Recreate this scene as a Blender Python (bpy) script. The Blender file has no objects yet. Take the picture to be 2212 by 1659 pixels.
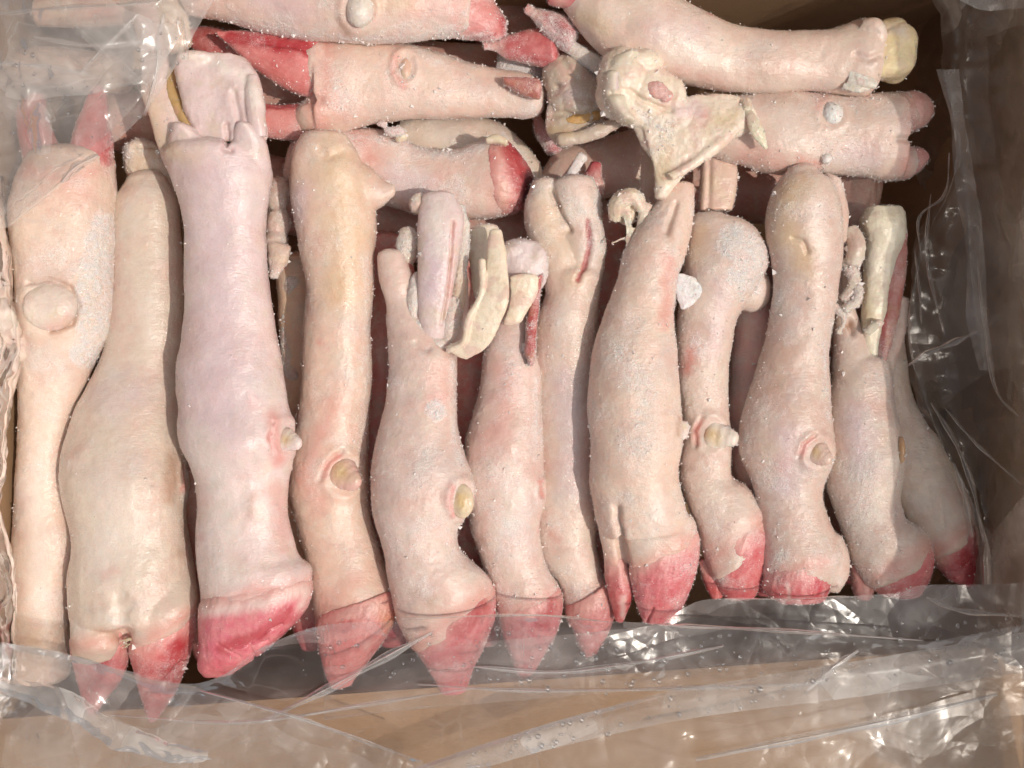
import bpy, math, numpy as np
from mathutils import Vector
rng = np.random.default_rng(7)

# ------------------------------------------------------------------ camera, sky, sun, exposure
S = 0.00027            # metres per photo unit at the height of the contents
H = 2370.0             # camera height above the contents, same units
CX, CY = 1105.5, 829.5
sc = bpy.context.scene
cam = bpy.data.objects.new('camera', bpy.data.cameras.new('camera'))
sc.collection.objects.link(cam); sc.camera = cam
cam.location = (0, 0, H * S)
cam.data.sensor_width = 36
cam.data.lens = 18.0 / (1105.5 / H)
cam.data.clip_start = 0.01; cam.data.clip_end = 50

ELEV = math.radians(58); AZX, AZY = 0.93, -0.37
sdir = Vector((AZX * math.cos(ELEV), AZY * math.cos(ELEV), math.sin(ELEV))).normalized()
wd = bpy.data.worlds.new('World'); sc.world = wd; wd.use_nodes = True
wn = wd.node_tree.nodes; wn.clear()
sky = wn.new('ShaderNodeTexSky'); sky.sky_type = 'NISHITA'; sky.sun_disc = False
sky.sun_elevation = ELEV; sky.sun_rotation = math.atan2(AZX, AZY)
sky.air_density = 1.0; sky.dust_density = 6.0; sky.ozone_density = 0.4
bg = wn.new('ShaderNodeBackground'); bg.inputs['Strength'].default_value = 0.145
wo = wn.new('ShaderNodeOutputWorld')
hs = wn.new('ShaderNodeHueSaturation'); hs.inputs['Saturation'].default_value = 0.30
wd.node_tree.links.new(sky.outputs[0], hs.inputs['Color']); wd.node_tree.links.new(hs.outputs[0], bg.inputs[0]); wd.node_tree.links.new(bg.outputs[0], wo.inputs[0])
sl = bpy.data.lights.new('sun', 'SUN'); sl.energy = 3.7; sl.angle = math.radians(0.6); sl.color = (1.0, 0.91, 0.80)
sun = bpy.data.objects.new('sun', sl); sc.collection.objects.link(sun)
sun.rotation_euler = sdir.to_track_quat('Z', 'Y').to_euler()
sc.view_settings.view_transform = 'Standard'; sc.view_settings.look = 'None'
sc.view_settings.exposure = -0.84; sc.view_settings.gamma = 1.0
sc.cycles.transparent_max_bounces = 16
sc.cycles.max_bounces = 8

# ------------------------------------------------------------------ helpers
def W(x, y, z):
    f = (H - z) / H
    return ((x - CX) * f, (CY - y) * f, z)

def h3(i, j, k, seed):
    n = (i * 374761393 + j * 668265263 + k * 2147483647 * 3 + seed * 1274126177) & 0xffffffff
    n = ((n ^ (n >> 13)) * 1274126177) & 0xffffffff
    n = ((n ^ (n >> 16)) * 2246822519) & 0xffffffff
    return ((n ^ (n >> 15)) & 0xffff) / 32767.5 - 1.0

def vn(P, scale, seed=0):
    P = P / scale
    I = np.floor(P).astype(np.int64); F = P - I; F = F * F * (3 - 2 * F)
    r = 0
    for a in (0, 1):
        for b in (0, 1):
            for c in (0, 1):
                w = (F[:, 0] if a else 1 - F[:, 0]) * (F[:, 1] if b else 1 - F[:, 1]) * (F[:, 2] if c else 1 - F[:, 2])
                r = r + w * h3(I[:, 0] + a, I[:, 1] + b, I[:, 2] + c, seed)
    return r

def fbm(P, scale, seed=0, o=3):
    r = 0; a = 1.0
    for k in range(o):
        r = r + a * vn(P, scale / 2 ** k, seed + k * 17); a *= 0.5
    return r / 1.75

def cr(A, n):
    """Catmull-Rom resampling of rows of A, n steps per span"""
    A = np.asarray(A, float)
    m = len(A)
    if m < 3:
        t = np.linspace(0, m - 1, (m - 1) * n + 1)
        i = np.minimum(t.astype(int), m - 2); f = (t - i)[:, None]
        return A[i] * (1 - f) + A[i + 1] * f
    E = np.vstack([2 * A[0] - A[1], A, 2 * A[-1] - A[-2]])
    out = []
    for i in range(m - 1):
        p0, p1, p2, p3 = E[i:i + 4]
        for k in range(n):
            t = k / n
            out.append(0.5 * (2 * p1 + (p2 - p0) * t + (2 * p0 - 5 * p1 + 4 * p2 - p3) * t * t + (3 * p1 - p0 - 3 * p2 + p3) * t ** 3))
    out.append(A[-1])
    return np.array(out)

def V(rows): return [(a[1], a[0], a[2], a[0]) for a in rows]          # (y, xl, xr)
def X(rows): return [(a[0], a[1], a[0], a[2]) for a in rows]          # (x, yt, yb)

def L(rows, z=0, d=0.85, cap=(0.35, 0.35), dep=None, n=5, seg=40, pw=2.1):
    """closed loft through silhouette pairs: returns (verts, faces)"""
    m = len(rows)
    zs = np.interp(np.linspace(0, 1, m), np.linspace(0, 1, len(z)), z) if hasattr(z, '__len__') else np.full(m, float(z))
    A = []
    for (x1, y1, x2, y2), zz in zip(rows, zs):
        a = W(x1, y1, zz); b = W(x2, y2, zz)
        hw = math.dist(a[:2], b[:2]) / 2
        A.append((a[0], a[1], b[0], b[1], zz, dep if dep else hw * d))
    A = cr(A, n)
    c = np.c_[(A[:, 0] + A[:, 2]) / 2, (A[:, 1] + A[:, 3]) / 2, A[:, 4]]
    u = np.c_[(A[:, 2] - A[:, 0]) / 2, (A[:, 3] - A[:, 1]) / 2, 0 * A[:, 0]]
    dp = np.maximum(A[:, 5], 2)
    hw = np.linalg.norm(u, axis=1)
    rings = list(zip(c, u, dp))
    for end, cc in ((0, cap[0]), (-1, cap[1])):
        if cc <= 0: continue
        nrm = c[1] - c[0] if end == 0 else c[-1] - c[-2]
        nrm = -nrm if end == 0 else nrm
        uu = u[end] / max(hw[end], 1e-6)
        perp = np.array([-uu[1], uu[0], 0.]); 
        if perp @ nrm < 0: perp = -perp
        ex = []
        for q in (0.35, 0.65, 0.88, 0.99):
            k = math.sqrt(1 - q * q)
            ex.append((c[end] + perp * hw[end] * cc * q, u[end] * k, dp[end] * k))
        rings = (ex[::-1] + rings) if end == 0 else (rings + ex)
    th = np.linspace(0, 2 * math.pi, seg, endpoint=False)
    ct, st = np.cos(th), np.sin(th)
    e = 2 / pw
    ct = np.sign(ct) * np.abs(ct) ** e; st = np.sign(st) * np.abs(st) ** e
    vs = np.vstack([r[0] + np.outer(ct, r[1]) + np.outer(st, (0, 0, r[2])) for r in rings])
    R = len(rings); fs = []
    for i in range(R - 1):
        for j in range(seg):
            k = (j + 1) % seg
            fs.append((i * seg + j, i * seg + k, (i + 1) * seg + k, (i + 1) * seg + j))
    fs.append(tuple(range(seg))[::-1]); fs.append(tuple((R - 1) * seg + j for j in range(seg)))
    return vs, fs

COR = []
def HF(rows, z=0, d=0.85, cap=(0.35, 0.35), rev=False, **k):
    """hoof loft that starts a little inside the skin so that the coronet closes"""
    r0, r1 = (rows[-1], rows[-2]) if rev else (rows[0], rows[1])
    c0 = np.array([(r0[0] + r0[2]) / 2, (r0[1] + r0[3]) / 2]); c1 = np.array([(r1[0] + r1[2]) / 2, (r1[1] + r1[3]) / 2])
    dr = (c0 - c1) / (np.linalg.norm(c0 - c1) + 1e-6) * 24
    a = np.array(r0[:2]) + dr; b = np.array(r0[2:]) + dr; m = (a + b) / 2
    a = m + (a - m) * 0.90; b = m + (b - m) * 0.90
    COR.append([tuple(r0[:2]), tuple(r0[2:])])
    nr = (*a, *b); rows = rows + [nr] if rev else [nr] + rows
    cap = (cap[0], 0.02) if rev else (0.02, cap[1])
    return L(rows, z=z, d=d + 0.05, cap=cap, **k)

def E(x, y, z, rx, ry, rz, rot=0):
    """ellipsoid"""
    c = W(x, y, z); vs = []; fs = []; n, m = 20, 12
    ca, sa = math.cos(math.radians(rot)), math.sin(math.radians(rot))
    for i in range(m + 1):
        p = math.pi * i / m
        for j in range(n):
            t = 2 * math.pi * j / n
            px, py, pz = rx * math.sin(p) * math.cos(t), ry * math.sin(p) * math.sin(t), rz * math.cos(p)
            vs.append((c[0] + px * ca + py * sa, c[1] - px * sa + py * ca, c[2] + pz))
    for i in range(m):
        for j in range(n):
            k = (j + 1) % n
            fs.append((i * n + j, (i + 1) * n + j, (i + 1) * n + k, i * n + k))
    return np.array(vs), fs

def T(pts, r, flat=1.0):
    """tube through (x,y,z) with radius or radii"""
    rr = list(r) if hasattr(r, '__len__') else [r] * len(pts)
    A = cr([W(*p) + (q,) for p, q in zip(pts, rr)], 5)
    P = A[:, :3]; tg = np.gradient(P, axis=0); tg /= np.linalg.norm(tg, axis=1)[:, None] + 1e-9
    vs = []; seg = 10
    for p, t, q in zip(P, tg, A[:, 3]):
        a = np.cross(t, (0, 0, 1.0)); a /= np.linalg.norm(a) + 1e-9; b = np.cross(t, a)
        for j in range(seg):
            th = 2 * math.pi * j / seg
            vs.append(p + a * math.cos(th) * q + b * math.sin(th) * q * flat)
    R = len(P); fs = []
    for i in range(R - 1):
        for j in range(seg):
            k = (j + 1) % seg
            fs.append((i * seg + j, i * seg + k, (i + 1) * seg + k, (i + 1) * seg + j))
    fs.append(tuple(range(seg))[::-1]); fs.append(tuple((R - 1) * seg + j for j in range(seg)))
    return np.array(vs), fs

def mesh_from(name, verts, faces):
    me = bpy.data.meshes.new(name)
    me.from_pydata([tuple(v) for v in verts], [], [tuple(f) for f in faces]); me.update()
    return me

def getco(me):
    a = np.empty(len(me.vertices) * 3, np.float32); me.vertices.foreach_get('co', a); return a.reshape(-1, 3).astype(float)
def getno(me):
    a = np.empty(len(me.vertices) * 3, np.float32); me.vertices.foreach_get('normal', a); return a.reshape(-1, 3).astype(float)
def setco(me, co):
    me.vertices.foreach_set('co', co.astype(np.float32).ravel()); me.update()

def fuse(name, pieces, vox, smooth):
    vs = []; fs = []; o = 0
    for v, f in pieces:
        vs.append(v); fs += [tuple(i + o for i in q) for q in f]; o += len(v)
    me = mesh_from(name, np.vstack(vs), fs)
    ob = bpy.data.objects.new('tmp', me); sc.collection.objects.link(ob)
    m = ob.modifiers.new('r', 'REMESH'); m.mode = 'VOXEL'; m.voxel_size = vox; m.use_smooth_shade = True
    s = ob.modifiers.new('s', 'SMOOTH'); s.iterations = smooth; s.factor = 0.5
    dg = bpy.context.evaluated_depsgraph_get()
    out = bpy.data.meshes.new_from_object(ob.evaluated_get(dg))
    bpy.data.objects.remove(ob); bpy.data.meshes.remove(me)
    out.name = name
    return out

def pdist(q, pts):
    """distance from projected points q (n,2) to a polyline"""
    pts = np.asarray(pts, float)
    if len(pts) == 1: return np.hypot(q[:, 0] - pts[0, 0], q[:, 1] - pts[0, 1])
    d = np.full(len(q), 1e9)
    for a, b in zip(pts[:-1], pts[1:]):
        ab = b - a; t = np.clip(((q - a) @ ab) / (ab @ ab + 1e-9), 0, 1)
        d = np.minimum(d, np.linalg.norm(q - a - t[:, None] * ab, axis=1))
    return d

def proj(co):
    f = H / (H - co[:, 2]); return np.c_[CX + co[:, 0] * f, CY - co[:, 1] * f]

CH = dict(flesh=(1, 1), pink=(0, 0), yellow=(0, 1), frost=(0, 2), red=(0, 3), brown=(1, 0), lav=(1, 1), pale=(1, 2), dark=(1, 3))

def finish(me, ops, frost=0.3, rough=1.0, streak=None, seed=0, rag=0.0):
    """sculpt, roughen and fill the pigment / frost masks; co in photo units"""
    co = getco(me); no = getno(me); q = proj(co); top = no[:, 2] > -0.15
    n = len(co)
    M = np.zeros((2, n, 4))
    disp = fbm(co, 110, seed, 2) * 6.0 * rough + fbm(co, 45, seed + 3, 2) * 2.4 * rough + fbm(co, 22, seed + 5, 2) * 1.0 * rough
    for op in ops:
        if op[0] == 'g':
            _, pts, r, dep = op
            d = pdist(q + np.c_[vn(co, 14, seed + 9), vn(co, 14, seed + 10)] * r * 0.25, pts)
            disp -= dep * np.exp(-(d / r) ** 2 * 1.6) * top
        elif op[0] == 'ring':
            _, x, y, rx, ry, w, hgt = op
            d = np.hypot((q[:, 0] - x) / rx, (q[:, 1] - y) / ry)
            disp += hgt * np.exp(-((d - 1) / w) ** 2) * top
    for op in ops:
        if op[0] in ('g', 'ring'): continue
        ch, pts, r, s = op[0], op[1], op[2], op[3]
        soft = op[4] if len(op) > 4 else (0.75 if ch in ('red', 'dark') else 1.15)
        a, b = CH[ch]
        d = pdist(q, pts) / (r * 1.15) + fbm(co, max(r * 0.9, 8), seed + 21, 3) * 0.42
        k = np.clip((1 - d) / soft, 0, 1); k = k * k * (3 - 2 * k)
        M[a][:, b] = np.maximum(M[a][:, b], k * s) * 1.0
    # frost gathers on the flanks and in patches
    fr = fbm(co, 60, seed + 31, 3) * 0.8 + fbm(co, 12, seed + 32, 2) * 0.45 + (1 - np.abs(no[:, 2])) * 0.45
    fr = np.clip((fr - 0.25 + frost) * 1.0, 0, 1)
    M[0][:, 2] = np.clip(np.maximum(M[0][:, 2] * (0.75 + 0.35 * vn(co, 8, seed + 33)), fr * min(1, frost * 1.9)), 0, 1)
    F = M[0][:, 2]
    disp += fbm(co, 13, seed + 40, 2) * (0.45 + rag)
    disp += (vn(co, 6, seed + 41) * 0.9 + vn(co, 3.4, seed + 42) * 0.9) * (0.22 + F * 0.95 + rag * 0.25)
    if streak is not None:
        c, s_ = math.cos(math.radians(streak)), math.sin(math.radians(streak))
        al = co[:, 0] * c + co[:, 1] * s_; ac = -co[:, 0] * s_ + co[:, 1] * c
        P = np.c_[al / 9, ac, co[:, 2]]
        disp += vn(P, 4.5, seed + 51) * 0.55 + vn(P, 12, seed + 52) * 0.8
    co = co + no * disp[:, None]
    for k, nm in ((0, 'Mask'), (1, 'Pigment')):
        at = me.color_attributes.new(nm, 'FLOAT_COLOR', 'POINT')
        at.data.foreach_set('color', M[k].astype(np.float32).ravel())
    setco(me, co)
    return co, no, F

OBJS = {}
def root(name, loc, label, cat, group=None):
    o = bpy.data.objects.new(name, None); sc.collection.objects.link(o)
    o.empty_display_size = 0.02; o.location = tuple(v * S for v in loc)
    o['label'] = label; o['category'] = cat
    if group: o['group'] = group
    o['_off'] = [float(v) for v in loc]
    return o

def link(name, me, mat, parent, color=None, kind=None, smooth=True, scale=True):
    if scale:
        co = getco(me)
        if parent is not None and '_off' in parent: co = co - np.array(parent['_off'][:])
        setco(me, co * S)
    o = bpy.data.objects.new(name, me); sc.collection.objects.link(o)
    if parent is not None: o.parent = parent
    me.materials.clear(); me.materials.append(mat)
    me.polygons.foreach_set('use_smooth', [smooth] * len(me.polygons))
    if color: o.color = (*color, 1)
    if kind: o['kind'] = kind
    me.update()
    return o

def grains(pos, nor, n, prob, size, name, mat, parent):
    prob = prob / (prob.sum() + 1e-9)
    idx = rng.choice(len(pos), n, p=prob)
    P = pos[idx] + nor[idx] * rng.uniform(-0.4, 1.4, (n, 1)) + rng.normal(0, 1.2, (n, 3))
    base = np.array([(1, 1, 1), (-1, -1, 1), (-1, 1, -1), (1, -1, -1)], float) / 1.7
    s = size * rng.lognormal(0, 0.7, (n, 1, 1))
    st = rng.uniform(0.35, 1.5, (n, 1, 3))
    Q = rng.normal(size=(n, 3, 3)); Q = np.linalg.qr(Q)[0]
    v = (base[None] * st * s) @ Q + P[:, None]
    f = (np.array([(0, 1, 2), (0, 3, 1), (0, 2, 3), (1, 3, 2)])[None] + np.arange(n)[:, None, None] * 4).reshape(-1, 3)
    me = bpy.data.meshes.new(name)
    me.vertices.add(n * 4); me.vertices.foreach_set('co', v.astype(np.float32).ravel())
    me.loops.add(len(f) * 3); me.loops.foreach_set('vertex_index', f.astype(np.int32).ravel())
    me.polygons.add(len(f)); me.polygons.foreach_set('loop_start', np.arange(0, len(f) * 3, 3, dtype=np.int32))
    me.update(calc_edges=True); me.validate()
    return link(name, me, mat, parent, kind='stuff', smooth=False)

# ------------------------------------------------------------------ materials
def newmat(name):
    m = bpy.data.materials.new(name); m.use_nodes = True; t = m.node_tree; t.nodes.clear()
    return m, t.nodes, t.links

class NB:
    def __init__(s, t): s.n = t.nodes; s.l = t.links
    def node(s, ty, ins=None, **kw):
        nd = s.n.new(ty)
        for k, v in kw.items(): setattr(nd, k, v)
        for k, v in (ins or {}).items():
            if hasattr(v, 'is_linked') or isinstance(v, bpy.types.NodeSocket): s.l.new(v, nd.inputs[k])
            else: nd.inputs[k].default_value = v
        return nd
    def noise(s, co, scale, detail=3, rough=0.55):
        return s.node('ShaderNodeTexNoise', {'Vector': co, 'Scale': scale, 'Detail': detail, 'Roughness': rough}).outputs[0]
    def mix(s, f, a, b):
        nd = s.n.new('ShaderNodeMix'); nd.data_type = 'RGBA'
        for k, v in ((0, f), (6, a), (7, b)):
            if isinstance(v, bpy.types.NodeSocket): s.l.new(v, nd.inputs[k])
            else: nd.inputs[k].default_value = v if k == 0 else (*v, 1)
        return nd.outputs[2]
    def m(s, op, a, b=0.0, c=None, clamp=False):
        nd = s.n.new('ShaderNodeMath'); nd.operation = op; nd.use_clamp = clamp
        for k, v in enumerate((a, b, c)):
            if v is None: continue
            if isinstance(v, bpy.types.NodeSocket): s.l.new(v, nd.inputs[k])
            else: nd.inputs[k].default_value = v
        return nd.outputs[0]
    def ramp(s, v, lo, hi):
        nd = s.node('ShaderNodeMapRange', {'Value': v, 'From Min': lo, 'From Max': hi}); nd.clamp = True
        return nd.outputs[0]

def flesh(name, kind):
    m, n, l = newmat(name); b = NB(m.node_tree)
    tc = b.node('ShaderNodeNewGeometry').outputs['Position']
    oi = b.node('ShaderNodeObjectInfo')
    a1 = b.node('ShaderNodeAttribute', attribute_name='Mask'); a2 = b.node('ShaderNodeAttribute', attribute_name='Pigment')
    s1 = b.node('ShaderNodeSeparateColor', {0: a1.outputs['Color']}); s2 = b.node('ShaderNodeSeparateColor', {0: a2.outputs['Color']})
    pink, yel, fro, red = s1.outputs[0], s1.outputs[1], s1.outputs[2], a1.outputs['Alpha']
    bro, lav, pale, dark = s2.outputs[0], s2.outputs[1], s2.outputs[2], a2.outputs['Alpha']
    big = b.noise(tc, 55, 3); mid = b.noise(tc, 170, 4, 0.6); fine = b.noise(tc, 900, 3, 0.6); blo = b.noise(tc, 95, 2)
    col = oi.outputs['Color']
    if kind == 'hide':
        col = b.mix(b.m('MULTIPLY', b.ramp(big, 0.42, 0.70), 0.50), col, (0.64, 0.38, 0.32))
        col = b.mix(b.m('MULTIPLY', b.ramp(blo, 0.48, 0.68), 0.50), col, (0.70, 0.575, 0.465))
        col = b.mix(b.m('MULTIPLY', b.ramp(mid, 0.50, 0.72), 0.26), col, (0.46, 0.38, 0.34))
        col = b.mix(b.m('MULTIPLY', b.ramp(b.noise(tc, 260, 3), 0.54, 0.66), 0.30), col, (0.74, 0.66, 0.58))
        col = b.mix(b.m('MULTIPLY', b.ramp(b.noise(tc, 40, 2), 0.55, 0.7), 0.25), col, (0.55, 0.52, 0.52))
        hair = b.noise(b.node('ShaderNodeMapping', {'Vector': tc, 'Scale': (900, 260, 500)}).outputs[0], 1.0, 1)
        col = b.mix(b.m('MULTIPLY', b.ramp(hair, 0.83, 0.88), 0.6), col, (0.20, 0.12, 0.08))
    elif kind == 'hoof':
        col = b.mix(b.m('MULTIPLY', b.ramp(mid, 0.38, 0.66), 0.60), col, (0.70, 0.30, 0.28))
        col = b.mix(b.m('MULTIPLY', b.ramp(big, 0.5, 0.70), 0.5), col, (0.52, 0.07, 0.085))
    elif kind == 'bone':
        col = b.mix(b.m('MULTIPLY', b.ramp(mid, 0.45, 0.7), 0.4), col, (0.60, 0.40, 0.36))
        col = b.mix(b.m('MULTIPLY', b.ramp(blo, 0.5, 0.68), 0.35), col, (0.62, 0.52, 0.34))
    elif kind == 'sinew':
        col = b.mix(b.m('MULTIPLY', b.ramp(mid, 0.48, 0.70), 0.35), col, (0.64, 0.46, 0.26))
        col = b.mix(b.m('MULTIPLY', b.ramp(blo, 0.52, 0.62), 0.4), col, (0.62, 0.34, 0.30))
    lavc = (0.74, 0.42, 0.36) if kind == 'hoof' else (0.62, 0.47, 0.52)
    for msk, c in ((pink, (0.66, 0.22, 0.18)), (yel, (0.66, 0.46, 0.20)), (lav, lavc), (bro, (0.42, 0.21, 0.12)), (red, (0.40, 0.025, 0.035)),
                   (pale, (0.80, 0.70, 0.63)), (dark, (0.05, 0.015, 0.02))):
        col = b.mix(msk, col, c)
    fg = b.noise(tc, 1500, 2, 0.7)
    fm = b.m('MULTIPLY', b.m('POWER', fro, 0.7), b.ramp(b.m('ADD', fg, b.m('MULTIPLY', fro, 0.25)), 0.46, 0.72), clamp=True)
    col = b.mix(b.m('MULTIPLY', fm, 0.85), col, (0.93, 0.89, 0.87))
    vor = b.node('ShaderNodeTexVoronoi', {'Vector': tc, 'Scale': 1500}).outputs['Distance']
    crz = b.noise(b.node('ShaderNodeMapping', {'Vector': tc, 'Scale': (240, 950, 300)}).outputs[0], 1.0, 2)
    hgt = b.m('ADD', b.m('MULTIPLY_ADD', crz, 0.5, b.m('MULTIPLY', b.noise(tc, 420, 3), 0.5)), 0.0)
    hgt = b.m('ADD', hgt, b.m('MULTIPLY', fine, 0.0))
    hgt = b.m('ADD', b.m('MULTIPLY', hgt, 1.0), b.m('MULTIPLY', fine, 0.55))
    hgt = b.m('ADD', hgt, b.m('MULTIPLY', b.m('MULTIPLY', fg, fro), 1.6))
    hgt = b.m('ADD', hgt, b.m('MULTIPLY', vor, b.m('MULTIPLY', fro, -0.6)))
    bp = b.node('ShaderNodeBump', {'Strength': 0.9, 'Distance': b.m('MULTIPLY_ADD', fro, 0.0005, 0.0004), 'Height': hgt})
    rg = b.m('ADD', b.m('MULTIPLY', fro, 0.25), b.ramp(mid, 0.2, 0.8)); rg = b.m('MULTIPLY_ADD', rg, 0.26, 0.21)
    spark = b.m('MULTIPLY', b.ramp(b.noise(tc, 1100, 1), 0.52, 0.64), 0.9)
    cb = b.node('ShaderNodeBump', {'Strength': 1.0, 'Distance': 0.00035, 'Height': b.noise(tc, 1500, 2)})
    p = b.node('ShaderNodeBsdfPrincipled', {'Base Color': col, 'Roughness': rg, 'Normal': bp.outputs[0],
               'Subsurface Weight': {'hoof': 0.25, 'sinew': 0.35}.get(kind, 0.34), 'Subsurface Scale': 0.0025,
               'Coat Weight': spark, 'Coat Roughness': 0.10, 'Coat Normal': cb.outputs[0], 'Specular IOR Level': 0.45})
    p.inputs['Subsurface Radius'].default_value = (1.0, 0.35, 0.25)
    o = n.new('ShaderNodeOutputMaterial'); l.new(p.outputs[0], o.inputs[0])
    return m
HIDE = flesh('frozen_hide', 'hide'); HOOF = flesh('hoof_corium', 'hoof'); BONE = flesh('bone', 'bone'); SINEW = flesh('sinew', 'sinew')

def icemat():
    m, n, l = newmat('frost_crystal'); b = NB(m.node_tree)
    tc = b.node('ShaderNodeNewGeometry').outputs['Position']
    col = b.mix(b.noise(tc, 120, 2), (0.80, 0.72, 0.68), (0.88, 0.84, 0.82))
    p = b.node('ShaderNodeBsdfPrincipled', {'Base Color': col, 'Roughness': 0.2, 'Subsurface Weight': 0.0, 'IOR': 1.31})
    o = n.new('ShaderNodeOutputMaterial'); l.new(p.outputs[0], o.inputs[0]); return m
ICE = icemat()

def filmmat(name, haze, tint=(0.84, 0.81, 0.78), scale=1.0, gloss=0.45, st=(1, 1, 1), facet=0.5, bump=0.0018):
    m, n, l = newmat(name); b = NB(m.node_tree)
    tc = b.node('ShaderNodeNewGeometry').outputs['Position']
    wv = b.node('ShaderNodeVectorMath', {0: b.node('ShaderNodeTexNoise', {'Vector': tc, 'Scale': 14.0}).outputs[1], 1: (0.03, 0.03, 0.03)}, operation='MULTIPLY').outputs[0]
    wc = b.node('ShaderNodeVectorMath', {0: tc, 1: wv}, operation='ADD').outputs[0]
    vo = b.node('ShaderNodeTexVoronoi', {'Vector': wc, 'Scale': 26.0 * scale}, feature='DISTANCE_TO_EDGE').outputs['Distance']
    vo2 = b.node('ShaderNodeTexVoronoi', {'Vector': wc, 'Scale': 75.0 * scale}, feature='DISTANCE_TO_EDGE').outputs['Distance']
    patch = b.ramp(b.noise(tc, 16, 2), 0.48, 0.66)
    cre = b.m('SUBTRACT', 1.0, b.ramp(vo, 0.0, 0.022)); cre2 = b.m('MULTIPLY', b.m('SUBTRACT', 1.0, b.ramp(vo2, 0.0, 0.06)), patch)
    cre = b.m('MULTIPLY', cre, b.ramp(b.noise(tc, 22, 1), 0.50, 0.64))
    hgt = b.m('ADD', b.m('MULTIPLY', b.noise(wc, 30, 3), 1.4), b.m('ADD', b.m('MULTIPLY', b.ramp(vo, 0, 0.12), 0.35), b.m('MULTIPLY', b.m('MULTIPLY', b.ramp(vo2, 0, 0.2), patch), 0.18)))
    hgt = b.m('ADD', hgt, b.m('MULTIPLY', b.noise(tc, 650, 2), 0.012))
    bp = b.node('ShaderNodeBump', {'Strength': 0.5, 'Distance': bump, 'Height': hgt})
    fc = b.node('ShaderNodeMapping', {'Vector': wc, 'Scale': tuple(24 * v for v in st)}).outputs[0]
    cell = b.node('ShaderNodeTexVoronoi', {'Vector': fc, 'Scale': 1.0}); cell2 = b.node('ShaderNodeTexVoronoi', {'Vector': fc, 'Scale': 2.7})
    cs = b.node('ShaderNodeSeparateColor', {0: cell.outputs['Color']}).outputs[0]; cs2 = b.node('ShaderNodeSeparateColor', {0: cell2.outputs['Color']}).outputs[1]
    fm = b.m('MULTIPLY_ADD', b.m('POWER', cs, 1.6), facet * 3.0, 1 - facet); fm = b.m('MULTIPLY', fm, b.m('MULTIPLY_ADD', cs2, facet * 0.9, 1 - facet * .45))
    tv = b.node('ShaderNodeVectorMath', {0: cell2.outputs['Color'], 1: (-.5, -.5, -.5)}, operation='ADD').outputs[0]
    tv = b.node('ShaderNodeVectorMath', {0: tv, 1: (.19 * facet,) * 3}, operation='MULTIPLY').outputs[0]
    fn = b.node('ShaderNodeVectorMath', {0: b.node('ShaderNodeVectorMath', {0: bp.outputs[0], 1: tv}, operation='ADD').outputs[0]}, operation='NORMALIZE').outputs[0]
    hz = b.m('MULTIPLY_ADD', b.ramp(b.noise(wc, 20, 4, 0.6), 0.38, 0.72), haze * 1.1, haze * 0.45)
    hz = b.m('MULTIPLY', hz, fm)
    hz = b.m('ADD', hz, b.m('MULTIPLY', b.m('MAXIMUM', cre, b.m('MULTIPLY', cre2, 0.5)), 0.09), clamp=True)
    df = b.node('ShaderNodeBsdfDiffuse', {'Color': (*tint, 1), 'Normal': bp.outputs[0]})
    tl = b.node('ShaderNodeBsdfTranslucent', {'Color': (*tint, 1), 'Normal': bp.outputs[0]})
    mx = b.node('ShaderNodeMixShader', {0: 0.45, 1: df.outputs[0], 2: tl.outputs[0]})
    tr = b.node('ShaderNodeBsdfTransparent', {'Color': (0.96, 0.955, 0.95, 1)})
    a = b.node('ShaderNodeMixShader', {0: hz, 1: tr.outputs[0], 2: mx.outputs[0]})
    gl = b.node('ShaderNodeBsdfAnisotropic', {'Color': (1, 1, 1, 1), 'Roughness': 0.2, 'Normal': fn})
    fr = b.node('ShaderNodeFresnel', {'IOR': 1.5, 'Normal': fn})
    g = b.node('ShaderNodeMixShader', {0: b.m('MULTIPLY_ADD', fr.outputs[0], gloss, 0.006, clamp=True), 1: a.outputs[0], 2: gl.outputs[0]})
    o = n.new('ShaderNodeOutputMaterial'); l.new(g.outputs[0], o.inputs[0]); return m
FILM = filmmat('plastic_film', 0.165, st=(.35, 1, .6)); FILM2 = filmmat('plastic_film_cloudy', 0.30, bump=0.001, facet=.28); FILM3 = filmmat('plastic_film_clear', 0.07, bump=0.0007, st=(.3, 1.1, .6)); FILMR = filmmat('plastic_film_milky', 0.20, tint=(0.94, 0.82, 0.70), gloss=0.7, bump=0.0022, st=(1.0, .45, .6), facet=.7); FILMS = filmmat('plastic_film_shiny', 0.16, facet=.35, gloss=1.3, bump=0.004); FOLD = filmmat('plastic_film_fold', 0.55, tint=(0.9, 0.9, 0.9), gloss=1.2)

def cardmat():
    m, n, l = newmat('kraft_cardboard'); b = NB(m.node_tree)
    tc = b.node('ShaderNodeNewGeometry').outputs['Position']
    fib = b.noise(b.node('ShaderNodeMapping', {'Vector': tc, 'Scale': (300, 1100, 900)}).outputs[0], 1.0, 4, 0.65)
    col = b.mix(b.noise(tc, 12, 4), (0.36, 0.22, 0.12), (0.45, 0.285, 0.16))
    col = b.mix(b.m('MULTIPLY', b.ramp(fib, 0.4, 0.75), 0.35), col, (0.24, 0.14, 0.08))
    col = b.mix(b.m('MULTIPLY', b.ramp(b.noise(tc, 26, 3), 0.55, 0.75), 0.4), col, (0.27, 0.15, 0.09))
    bp = b.node('ShaderNodeBump', {'Strength': 0.3, 'Distance': 0.0006, 'Height': fib})
    p = b.node('ShaderNodeBsdfPrincipled', {'Base Color': col, 'Roughness': 0.85, 'Normal': bp.outputs[0]})
    o = n.new('ShaderNodeOutputMaterial'); l.new(p.outputs[0], o.inputs[0]); return m
CARD = cardmat()
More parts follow.
